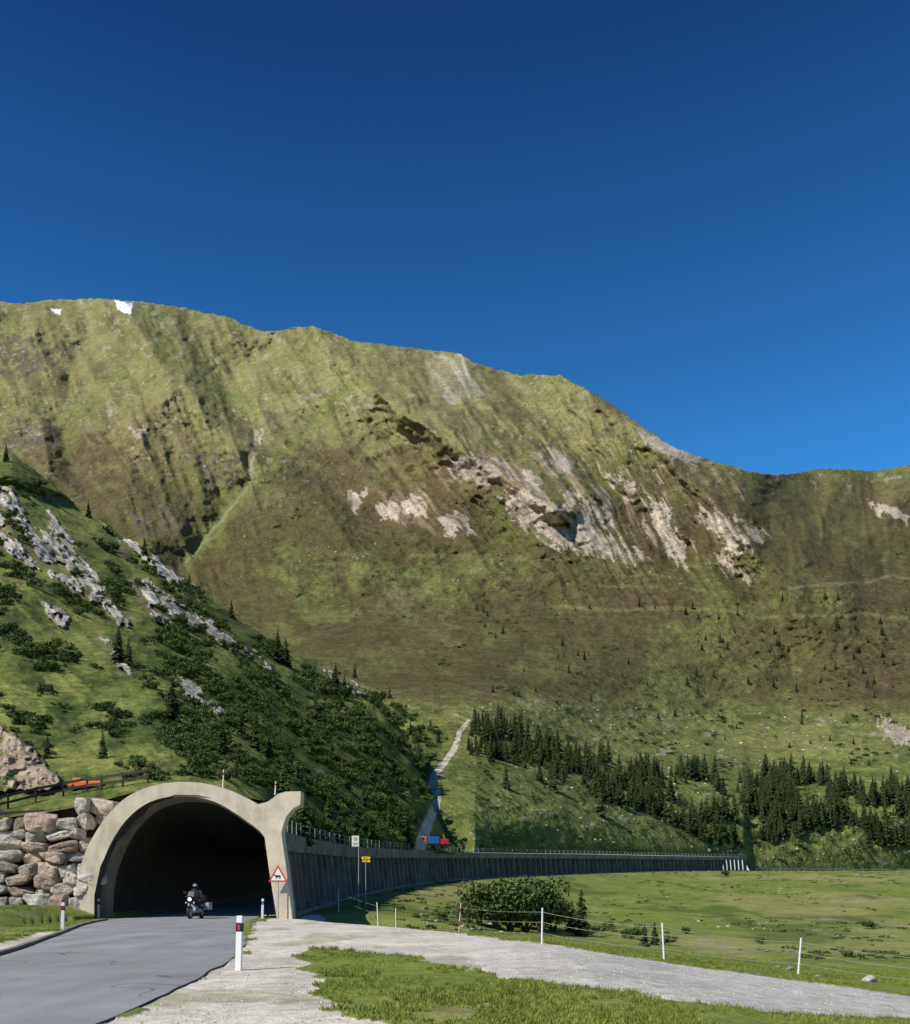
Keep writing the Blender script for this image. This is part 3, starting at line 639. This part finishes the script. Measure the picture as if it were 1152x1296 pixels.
Pm,_=mt_pos(q[:,0],q[:,1]); scatter('alpine_rose_shrubs',Pm,rng.uniform(2.5,6.5,len(q))*Pm[:,1]/F,leafball('low_shrub',340,300,7,0.09,M_shrub,flat=0.6,wide=1.3))
q=rand_in([(400,640),(1160,640),(1160,900),(600,900)],1100,17); q=q[fbm(q[:,0]/40,q[:,1]/22,3,221)>0.1]
Pm,_=mt_pos(q[:,0],q[:,1]); scatter('heath_shrubs',Pm,rng.uniform(1,3.2,len(q)),leafball('heath_shrub',341,160,6,0.1,M_shrub,flat=0.5,wide=1.4))
vt=[(596,1168,40),(608,1172,50),(626,1176,56),(645,1179,60),(664,1181,64),(684,1180,62),(700,1178,50),(655,1170,56),(636,1166,54),(676,1172,52)]
pts=[];ssz=[]
for a,b_,h in vt:
    x,d=gpt(a,b_); pts.append((x,d,float(zg(x,d))-0.1)); ssz.append(h*d/F*1.12)
for k in range(2): scatter('broadleaf_trees',np.array(pts)[k::2],np.array(ssz)[k::2],leafball('broadleaf_tree',350+k,2000,13,0.04,M_leaf,True,flat=1.15,wide=0.5))
pts=[];ssz=[]
for a,b_,h in [(762,1182,14),(790,1188,12),(805,1190,16),(846,1196,14),(1020,1120,9),(1040,1124,8),(1100,1182,12),(920,1150,9),(870,1180,10),(960,1196,10),(560,1150,10),(1130,1140,9),(1075,1212,12),(770,1176,11),(745,1186,16)]:
    x,d=gpt(a,max(b_,1134)); pts.append((x,d,float(zg(x,d))-0.05)); ssz.append(h*d/F*1.2)
scatter('meadow_bushes',pts,ssz,leafball('meadow_bush',358,900,9,0.06,M_leaf,False,flat=0.85,wide=0.9))
pts=[];ssz=[]
for a,b_,h in [(736,1184,54),(816,1198,46),(724,1180,38),(829,1196,28)]:
    x,d=gpt(a,b_); pts.append((x,d,float(zg(x,d))-0.1)); ssz.append(h*d/F*1.1)
scatter('valley_conifers',pts,ssz,conifer('conifer_small',360,0.25,0.75))
r=np.random.default_rng(9)
n=10000; d=44+(310-44)*r.uniform(0,1,n)**1.2; u=r.uniform(500,1250,n); x=(u-576)/F*d
ok=(d<Gd(np.clip(u,400,1500))-4)&(fbm(x/9,d/16,3,230)>0.0); x=x[ok];d=d[ok]
zz=zg(x,d); kk=len(x)//2
scatter('meadow_shrubs',np.stack([x,d,zz],-1)[:kk][::2],r.uniform(0.15,0.6,kk)[::2],leafball('meadow_shrub',370,260,7,0.1,M_leaf,flat=0.5,wide=1.4))
rp=np.stack([x,d,zz],-1)[kk:]; rp=rp[(fbm(rp[:,0]/12,rp[:,1]/20,3,233)>0.15)&(rp[:,0]>-3)][::3]; scatter('boulders',rp,0.10+r.uniform(0.0,0.7,len(rp))**2,rock('boulder',381),0.2)
rr=[]; rs=[]
for a,b_,w in [(1100,1243,24),(1035,1238,9),(1128,1108,22),(1000,1229,16),(985,1226,10)]:
    xx,dd=gpt(a,b_); rr.append((xx,dd,float(zg(xx,dd))+0.03)); rs.append(w*dd/F*0.8)
scatter('boulders',rr,rs,rock('boulder',382,3),0.1)
q=rand_in([(885,1070),(935,1076),(940,1082),(900,1079)],12,13); Pm,_=mt_pos(q[:,0],q[:,1]); scatter('boulders',Pm,rng.uniform(0.6,1.6,len(q)),rock('boulder',383),0.2)
q=rand_in([(590,890),(1160,900),(1160,1090),(960,1090),(700,1060)],420,14); Pm,_=mt_pos(q[:,0],q[:,1]); scatter('boulders',Pm,rng.uniform(1.0,4.0,len(q))*Pm[:,1]/F,rock('boulder',384),0.2)
q=rand_in([(300,560),(900,600),(900,740),(300,740)],160,15); Pm,_=mt_pos(q[:,0],q[:,1]); scatter('boulders',Pm,rng.uniform(0.8,2.6,len(q)),rock('boulder',385),0.2)
n=70000; d=9.5+38*r.uniform(0,1,n)**1.15; u=r.uniform(-40,1200,n); x=(u-576)/F*d
ok=~gravmask(x,d)&((x>ROAD_R(d)+0.25)|(x<ROAD_L(d)-0.25))&(fbm(x/0.9,d/1.3,3,240)>-0.2)&~((x<-8.8)&(x>-19.5)&(d>47))
x=x[ok];d=d[ok]; gp=np.stack([x,d,zg(x,d)],-1); gs=r.uniform(0.035,0.10,len(x))*(1+0.6*fbm(x/2,d/2,2,241)); idx=r.integers(0,3,len(x))
for k in range(3): scatter('meadow_grass',gp[idx==k],gs[idx==k],tuft('grass_tuft',400+k),0.1)
n=9000; d=9.5+24*r.uniform(0,1,n)**1.3; u=r.uniform(60,1200,n); x=(u-576)/F*d
ok=gravmask(x,d)&(x>ROAD_R(d)+0.05); x=x[ok];d=d[ok]; scatter('gravel_stones',np.stack([x,d,zg(x,d)+0.003],-1),r.uniform(0.01,0.032,len(x)),rock('gravel_stone',390,1,M_gst),0.3)
# ---------------------------------------------------------------- stone retaining wall
m,nt,b=newmat('wall_stone'); setc(b,0.95,0.1)
at_=nt.nodes.new('ShaderNodeAttribute'); at_.attribute_name='Col'; tc=nt.nodes.new('ShaderNodeTexCoord')
nn=noise(nt,1.6,7,0.72,tc.outputs['Object']); nn2=noise(nt,9,5,0.7,tc.outputs['Object'])
f=math_(nt,'MULTIPLY',mrange(nt,nn.outputs['Fac'],0.3,0.7,0.6,1.4),mrange(nt,nn2.outputs['Fac'],0.3,0.7,0.75,1.25))
nt.links.new(scalecol(nt,at_.outputs['Color'],f),b.inputs['Base Color']); bp=nt.nodes.new('ShaderNodeBump'); bp.inputs['Distance'].default_value=0.3; nt.links.new(nn.outputs['Fac'],bp.inputs['Height']); nt.links.new(bp.outputs[0],b.inputs['Normal'])
M_wall=m
tmpl=bmesh.new(); bmesh.ops.create_cube(tmpl,size=2); bmesh.ops.subdivide_edges(tmpl,edges=tmpl.edges[:],cuts=7,use_grid_fill=True)
tmpl.verts.ensure_lookup_table(); TV=np.array([v.co[:] for v in tmpl.verts]); TF=np.array([[v.index for v in f.verts] for f in tmpl.faces]); tmpl.free()
VV=[];FF=[];CC=[];off=0
def wallpt(t): return -18.9-t*0.995,49.5-0.10*t
pal=[(0.54,0.48,0.40),(0.48,0.44,0.38),(0.52,0.41,0.33),(0.60,0.56,0.48),(0.38,0.34,0.28),(0.48,0.36,0.29)]
zr=-0.1; row=0
rw=np.random.default_rng(77)
while zr<6.6:
    h=random.uniform(0.5,0.85); t=-1.5+random.uniform(-0.3,0.4)
    while t<16:
        w=random.choice((random.uniform(0.5,0.9),random.uniform(0.8,1.7))); tc_=t+w/2; x0,y0=wallpt(max(tc_,0))
        if tc_<0: x0=-18.9-tc_; y0=50.0
        topz=5.15+0.9*math.exp(-max(tc_,0)/3.0)
        zoff=random.uniform(-0.14,0.14); hh=h*random.uniform(0.85,1.3)
        if zr+h*0.6<topz and not (tc_<0 and zr<4.2):
            P_=TV.copy(); nrm=(np.abs(P_)**7).sum(1)**(1/7.0); P_=P_/nrm[:,None]
            for _k in range(8):
                nv=rw.normal(size=3); nv/=np.linalg.norm(nv); lim=rw.uniform(0.74,1.1)*(0.85+0.3*np.abs(nv).max()); kk_=P_@nv; P_=P_-np.clip(kk_-lim,0,None)[:,None]*nv[None]
            sd=random.randint(0,9999)
            P_=P_*(1+0.10*vn(P_[:,0]*1.6+sd,P_[:,1]*1.6+P_[:,2]*1.3,0,3))[:,None]+0.05*np.stack([vn(P_[:,0]*4+sd,P_[:,2]*4+P_[:,1]*2,0,k) for k in (1,2,3)],1)
            P_=P_*np.array([w*0.5*1.0,0.5,hh*0.5*1.0]); P_[:,1]+=random.uniform(-0.2,0.12)
            ra=random.uniform(-0.25,0.25); P_=np.stack([P_[:,0]*math.cos(ra)-P_[:,2]*math.sin(ra),P_[:,1],P_[:,0]*math.sin(ra)+P_[:,2]*math.cos(ra)],1)
            ang=(0.1 if tc_>0 else 0)+random.uniform(-0.2,0.2); P_=np.stack([P_[:,0]*math.cos(ang)-P_[:,1]*math.sin(ang),P_[:,0]*math.sin(ang)+P_[:,1]*math.cos(ang),P_[:,2]],1)
            P_=P_+np.array([x0,y0+zr*0.08,zr+h/2+zoff])
            VV.append(P_);FF.append(TF+off);off+=len(TV); cc=np.array(random.choice(pal))*random.uniform(0.7,1.2); CC.append(np.repeat(cc[None],len(TV),0))
        t+=w*0.98
    zr+=h*0.93; row+=1
wl=mesh_np('stone_retaining_wall',np.vstack(VV),np.vstack(FF),M_wall,np.vstack(CC),smooth=False)
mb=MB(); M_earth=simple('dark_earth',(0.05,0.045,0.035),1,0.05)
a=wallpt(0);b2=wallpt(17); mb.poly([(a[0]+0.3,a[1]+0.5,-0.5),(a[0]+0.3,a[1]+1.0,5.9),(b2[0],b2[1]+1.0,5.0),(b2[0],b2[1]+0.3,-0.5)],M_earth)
o=mb.obj('wall_backing'); o.parent=wl
# ---------------------------------------------------------------- wooden fence, orange barrier
mb=MB(); pr=None
for px,py in [(-60,1040),(-25,1031),(10,1024),(45,1015),(80,1008),(110,1002),(128,1000),(155,996),(187,991)]:
    p=hill_pos(px,py); p=Vector([float(v) for v in p])
    hgt=0.85
    mb.cyl(p-Vector((0,0,0.3)),p+Vector((0.02,0,hgt)),0.07,0.06,M_wood,6)
    if pr:
        for h in (0.35,0.72): mb.box(tuple((pr+p)/2+Vector((0,-0.07,h))),((p-pr).length+0.1,0.04,0.14),M_wood,rot=(p-pr).to_track_quat('X','Z').to_matrix())
    pr=p
mb.obj('wooden_fence')
mb=MB(); p=Vector([float(v) for v in hill_pos(105,1001)])+Vector((0,0.5,0))
mb.box(p+Vector((0,0,0.45)),(1.9,0.5,0.32),M_orange,bev=0.05); mb.box(p+Vector((-0.7,0,0.15)),(0.12,0.5,0.5),M_black); mb.box(p+Vector((0.7,0,0.15)),(0.12,0.5,0.5),M_black); mb.box(p+Vector((-0.5,0,0.7)),(0.5,0.35,0.2),M_orange,bev=0.04)
mb.obj('orange_barrier')
ky=np.linspace(12,46,60)
K=np.array([[(ROAD_L(y)-0.02,y,0.0),(ROAD_L(y)-0.02,y,0.11),(ROAD_L(y)-0.17,y,0.11),(ROAD_L(y)-0.17,y,0.0)] for y in ky],float)
grid('kerb',K,M_concf,smooth=False)
# ---------------------------------------------------------------- delineators
def delineator(px,py,h=1.0,lean=0.03):
    x,d=gpt(px,py); mb=MB()
    mb.box((0,0,h*0.43),(0.12,0.07,h*0.9),M_white,bev=0.015); mb.box((0,0,h*0.80),(0.124,0.074,0.16),M_black); mb.box((0,-0.04,h*0.8),(0.045,0.012,0.1),M_chrome if px>320 else M_red); mb.box((0,0,h*0.95),(0.12,0.07,0.14),M_white,bev=0.02)
    mb.obj('delineator_post',None,(x,d,float(zg(x,d))),(0,lean,random.uniform(-0.2,0.2)))
for a,b_ in ((302,1228),(79,1177),(332,1163),(124,1163)): delineator(a,b_,1.02)
# ---------------------------------------------------------------- electric fence
mb=MB(); pr=None
for a,b_,h,tl in [(372,1161,22,0),(429,1163,29,-0.02),(479,1168,38,-0.03),(501,1169,38,0.0),(580,1179,46,0.05),(686,1195,46,0.01),(841,1215,47,-0.04),(1010,1234,47,0.06),(1230,1262,50,0)]:
    x,d=gpt(a,b_); z=float(zg(x,d)); H=h*d/F; p=Vector((x,d,z)); top=p+Vector((tl*H*1.5,0,H))
    mb.cyl(p-Vector((0,0,0.1)),top,0.026,0.022,M_white,8)
    if a==580: mb.cyl(p+(top-p)*0.35,p+(top-p)*0.5,0.03,0.03,M_red,8); mb.cyl(p+(top-p)*0.75,p+(top-p)*0.85,0.03,0.03,M_red,8)
    if pr:
        for k in (0.3,0.6,0.88):
            A_=pr[0]+(pr[1]-pr[0])*k; B_=p+(top-p)*k; sag=Vector((0,0,0.05+0.03*k)); q=[A_+(B_-A_)*t-sag*4*t*(1-t) for t in np.linspace(0,1,7)]
            for i in range(6): mb.cyl(q[i],q[i+1],0.005,0.005,M_wire,4)
    pr=(p,top)
mb.obj('electric_fence')
# ---------------------------------------------------------------- signs
x,d=gpt(454,1163); z=float(zg(x,d)); mb=MB(); Hs=(1163-1071)*d/F
mb.cyl((0,0,-0.1),(0,0,Hs),0.032,0.032,M_steel,8); mb.box((-0.24,-0.05,Hs-0.42),(0.54,0.03,0.82),M_white,bev=0.008)
mb.cyl((-0.24,-0.067,Hs-0.24),(-0.24,-0.075,Hs-0.24),0.15,0.15,M_green,20); mb.cyl((-0.24,-0.0755,Hs-0.24),(-0.24,-0.08,Hs-0.24),0.12,0.12,M_yellow,20)
for bx,bw,bz in ((-0.29,0.03,0.14),(-0.19,0.03,0.14)): mb.box((bx,-0.083,Hs-0.24),(bw,0.006,bz),M_green)
mb.box((-0.24,-0.083,Hs-0.24),(0.09,0.004,0.03),M_green)
mb.box((-0.24,-0.068,Hs-0.58),(0.4,0.004,0.05),M_black); mb.box((-0.24,-0.068,Hs-0.70),(0.3,0.004,0.04),M_black)
mb.obj('bus_stop_sign',None,(x,d,z))
x,d=gpt(463,1163); z=float(zg(x,d)); mb=MB(); Hs=(1163-1098)*d/F
mb.cyl((0,0,-0.1),(0,0,Hs),0.03,0.03,M_steel,8)
def arrow(zc,w,h,sx):
    y=-0.05; pts=[(-w/2*sx,zc-h/2),(w/2*0.75*sx,zc-h/2),(w/2*sx,zc),(w/2*0.75*sx,zc+h/2),(-w/2*sx,zc+h/2)]
    f1=[(p[0]+0.03,y,p[1]) for p in pts]; f2=[(p[0]+0.03,y+0.02,p[1]) for p in pts]; mb.poly(f1,M_yellow); mb.poly(f2,M_yellow)
    for i in range(5): mb.poly([f1[i],f1[(i+1)%5],f2[(i+1)%5],f2[i]],M_yellow)
    mb.box((0.0,y-0.003,zc+0.03),(w*0.55,0.003,0.025),M_black); mb.box((0.0,y-0.003,zc-0.04),(w*0.45,0.003,0.02),M_black)
arrow(Hs-0.18,0.72,0.2,1); arrow(Hs-0.42,0.66,0.17,-1)
mb.obj('hiking_direction_sign',None,(x,d,z))
mb=MB()
def tri(s,y,m,dz=0): mb.poly([(-s,y,-s*0.577+dz),(s,y,-s*0.577+dz),(0,y,s*1.155+dz)],m)
tri(0.5,0,M_red); tri(0.37,-0.006,M_white,-0.005)
mb.box((0,-0.012,0.0),(0.26,0.004,0.1),M_black)
for lx in (-0.11,-0.07,0.07,0.11): mb.box((lx,-0.012,-0.09),(0.02,0.004,0.1),M_black)
mb.box((-0.16,-0.012,0.04),(0.09,0.004,0.06),M_black); mb.box((0,0.02,-0.0),(0.05,0.03,0.9),M_steel); mb.cyl((0,0.05,-2.2),(0,0.05,0.4),0.03,0.03,M_steel,6)
mb.obj('cattle_warning_sign',None,((352-576)*48.6/F,48.6,EYE+(HZ-1109)*48.6/F))
# ---------------------------------------------------------------- motorcycle with rider
M_jacket=simple('dark_jacket',(0.03,0.03,0.035),0.8,0.2)
m,nt,b=newmat('tail_lamp'); b.inputs['Base Color'].default_value=(0.6,0.02,0.02,1); M_tail=m
m,nt,b=newmat('head_lamp'); b.inputs['Base Color'].default_value=(0.9,0.9,0.85,1); b.inputs['Emission Color'].default_value=(1,0.97,0.9,1); b.inputs['Emission Strength'].default_value=4; M_head=m
def moto(x,y,rz,sc_=1.0,z=0.06,body=M_black,lit=True):
    e=parent_empty('motorcycle',(x,y,z),rz); e.scale=(sc_,)*3
    mb=MB()
    mb.torus((0,-0.75,0.32),0.25,0.075,M_black); mb.torus((0,0.8,0.32),0.26,0.06,M_black)
    mb.cyl((-0.03,-0.75,0.32),(0.03,-0.75,0.32),0.22,0.22,M_steel,16); mb.cyl((-0.03,0.8,0.32),(0.03,0.8,0.32),0.22,0.22,M_steel,16)
    mb.obj('wheels',e)
    mb=MB(); mb.sph((0,0.22,0.85),(0.19,0.32,0.16),body); mb.sph((0,-0.25,0.8),(0.16,0.42,0.09),M_black); mb.box((0,0.05,0.48),(0.34,0.5,0.34),M_steel,bev=0.05)
    mb.box((0,-0.7,0.72),(0.2,0.3,0.12),body,bev=0.03); mb.sph((0,0.66,0.95),(0.2,0.2,0.2),body)
    mb.cyl((-0.1,0.8,0.32),(-0.1,0.5,1.0),0.03,0.03,M_steel); mb.cyl((0.1,0.8,0.32),(0.1,0.5,1.0),0.03,0.03,M_steel)
    mb.sph((0,0.84,0.6),(0.09,0.26,0.05),body)
    mb.cyl((-0.4,0.38,1.08),(0.4,0.38,1.08),0.018,0.018,M_black); mb.cyl((0.05,-0.75,0.32),(0.12,0.0,0.42),0.03,0.04,M_steel)
    mb.cyl((-0.33,0.28,0.42),(0.33,0.28,0.42),0.1,0.1,M_steel,10)
    mb.cyl((0.2,-0.85,0.38),(0.2,-0.1,0.3),0.06,0.04,M_chrome,10)
    for sx in (-1,1): mb.cyl((sx*0.3,0.42,1.1),(sx*0.38,0.45,1.28),0.01,0.01,M_black); mb.box((sx*0.4,0.44,1.31),(0.15,0.03,0.09),M_black,bev=0.01)
    mb.box((0,0.66,1.22),(0.3,0.02,0.3),M_black,rot=Matrix.Rotation(0.5,3,'X'))
    mb.obj('frame',e)
    mb=MB()
    for sx in (-1,1):
        mb.box((sx*0.42,-0.55,0.62),(0.26,0.5,0.38),M_steel,bev=0.035); mb.box((sx*0.42,-0.81,0.62),(0.12,0.015,0.06),M_red)
    mb.box((0,-0.78,1.02),(0.42,0.36,0.28),body,bev=0.05)
    mb.obj('panniers',e)
    mb=MB(); mb.box((0,-0.87,0.76),(0.16,0.03,0.06),M_tail,bev=0.01); mb.box((0,-0.92,0.6),(0.19,0.01,0.16),M_white)
    if lit: mb.sph((0,0.845,0.97),(0.085,0.04,0.075),M_head,16,10)
    for sx in (-1,1): mb.sph((sx*0.2,0.8,0.8),(0.04,0.03,0.04),M_white)
    mb.obj('lamps',e)
    J=[(0,-0.2,0.92),(0,-0.16,1.12),(0,-0.08,1.34),(0,-0.02,1.48),(0,0.01,1.56),
       (0.2,-0.05,1.42),(0.34,0.1,1.2),(0.34,0.34,1.1),(-0.2,-0.05,1.42),(-0.34,0.1,1.2),(-0.34,0.34,1.1),
       (0.12,-0.18,0.88),(0.26,0.22,0.82),(0.24,0.02,0.42),(0.25,0.16,0.36),(-0.12,-0.18,0.88),(-0.26,0.22,0.82),(-0.24,0.02,0.42),(-0.25,0.16,0.36)]
    E=[(0,1),(1,2),(2,3),(3,4),(2,5),(5,6),(6,7),(2,8),(8,9),(9,10),(0,11),(11,12),(12,13),(13,14),(0,15),(15,16),(16,17),(17,18)]
    R=[0.17,0.165,0.18,0.09,0.07,0.085,0.06,0.045,0.085,0.06,0.045,0.11,0.085,0.06,0.05,0.11,0.085,0.06,0.05]
    me=bpy.data.meshes.new('rider_body'); me.from_pydata(J,E,[]); me.materials.append(M_jacket); o=bpy.data.objects.new('rider_body',me); sc.collection.objects.link(o)
    md=o.modifiers.new('Skin','SKIN')
    for i,v_ in enumerate(me.skin_vertices[0].data): v_.radius=(R[i],R[i]*0.85); v_.use_root=(i==0)
    sm=o.modifiers.new('Sub','SUBSURF'); sm.levels=1; sm.render_levels=2; md.use_smooth_shade=True
    rid=parent_empty('motorcyclist',(x,y,z),rz); rid.scale=(sc_,)*3; o.parent=rid
    mb=MB(); mb.sph((0,0.03,1.66),(0.135,0.16,0.15),M_black,16,12); mb.box((0,0.16,1.66),(0.2,0.06,0.09),M_steel,bev=0.03); mb.sph((0,-0.02,1.60),(0.125,0.13,0.11),M_black); mb.obj('helmet',rid)
moto(-12.95,47.4,math.pi-0.1)
# ---------------------------------------------------------------- work truck
p=hill_pos(543,1074); e=parent_empty('work_truck',(float(p[0])+0.2,float(p[1])+1.0,float(p[2])+0.0),0.2)
mb=MB(); mb.box((0.35,0,1.3),(1.9,1.8,1.15),M_blue,bev=0.05); mb.box((0.4,0,0.6),(4.8,1.7,0.18),M_black); mb.obj('cargo_box',e)
mb=MB(); mb.box((-1.5,0,1.25),(1.6,1.8,1.25),M_orange,bev=0.12); mb.box((-1.5,-0.91,1.5),(0.8,0.02,0.45),M_black); mb.box((-2.31,0,1.5),(0.02,1.5,0.45),M_black); mb.box((2.1,0,1.1),(1.4,1.6,0.85),M_red,bev=0.06); mb.cyl((2.4,0,1.3),(2.0,0,2.3),0.1,0.08,M_orange); mb.obj('cab',e)
mb=MB()
for wx in (-1.5,0.9,2.2):
    for wy in (-0.85,0.85): mb.cyl((wx,wy-0.12,0.42),(wx,wy+0.12,0.42),0.42,0.42,M_black,16)
mb.obj('wheels',e)
mb=MB(); mb.sph((0,0,0.62),(0.55,0.28,0.28),M_sheep); mb.sph((0.62,0,0.8),(0.17,0.1,0.12),M_sheep); mb.sph((0.45,0,0.72),(0.18,0.13,0.15),M_sheep)
for lx in (-0.35,0.35):
    for ly in (-0.13,0.13): mb.cyl((lx,ly,0),(lx,ly,0.5),0.035,0.06,M_sheep,6)
mb.sph((-0.55,0,0.55),(0.05,0.05,0.14),M_sheep)
sh=mb.obj('sheep'); q=np.array([(397,693),(402,694),(407,693),(413,695),(416,694),(425,700),(437,703),(447,707),(453,709),(460,706),(380,712)],float); Pm,_=mt_pos(q[:,0],q[:,1]); scatter('sheep_flock',Pm,np.full(len(q),1.9),sh)
# ---------------------------------------------------------------- light, sky, camera
az=math.radians(231); el=math.radians(43)
sun=bpy.data.lights.new('sun','SUN'); sun.energy=5.0; sun.angle=math.radians(0.5); sun.color=(1,0.94,0.84)
so=bpy.data.objects.new('sun',sun); sc.collection.objects.link(so)
dirv=Vector((math.sin(az)*math.cos(el),math.cos(az)*math.cos(el),math.sin(el))); so.rotation_euler=dirv.to_track_quat('Z','Y').to_euler()
w=bpy.data.worlds.new('World'); sc.world=w; w.use_nodes=True; nt=w.node_tree; bg=nt.nodes['Background']
sk=nt.nodes.new('ShaderNodeTexSky'); sk.sky_type='NISHITA'; sk.sun_disc=False; sk.sun_elevation=el; sk.sun_rotation=az; sk.altitude=2000; sk.air_density=1.0; sk.dust_density=0.2; sk.ozone_density=3.0
tc=nt.nodes.new('ShaderNodeTexCoord'); sp=nt.nodes.new('ShaderNodeSeparateXYZ'); nt.links.new(tc.outputs['Generated'],sp.inputs[0])
fz=mrange(nt,sp.outputs['Z'],0.36,0.70,1.0,0.0); fx=math_(nt,'MULTIPLY',sp.outputs['X'],0.18)
ff=math_(nt,'ADD',fz,fx); ff=mrange(nt,ff,0,1,0,1)
mx=nt.nodes.new('ShaderNodeMix'); mx.data_type='RGBA'; nt.links.new(ff,mx.inputs[0]); mx.inputs[6].default_value=(0.16,0.48,1.05,1); mx.inputs[7].default_value=(0.50,1.75,2.4,1)
mx2=nt.nodes.new('ShaderNodeMix'); mx2.data_type='RGBA'; nt.links.new(mrange(nt,sp.outputs['Z'],0.18,0.34,0,1),mx2.inputs[0]); mx2.inputs[6].default_value=(1.0,1.0,1.0,1); nt.links.new(mx.outputs[2],mx2.inputs[7])
vm=nt.nodes.new('ShaderNodeVectorMath'); vm.operation='MULTIPLY'; nt.links.new(sk.outputs[0],vm.inputs[0]); nt.links.new(mx2.outputs[2],vm.inputs[1])
nt.links.new(vm.outputs[0],bg.inputs['Color']); bg.inputs['Strength'].default_value=0.08
cam=bpy.data.cameras.new('camera'); co=bpy.data.objects.new('camera',cam); sc.collection.objects.link(co); sc.camera=co
co.location=(0,0,EYE); co.rotation_euler=(math.pi/2,0,0); cam.sensor_fit='HORIZONTAL'; cam.sensor_width=36; cam.lens=36*F/1152; cam.shift_y=(HZ-648)/1152; cam.clip_end=20000; cam.clip_start=0.1
sc.view_settings.view_transform='Standard'; sc.view_settings.look='None'; sc.view_settings.exposure=0
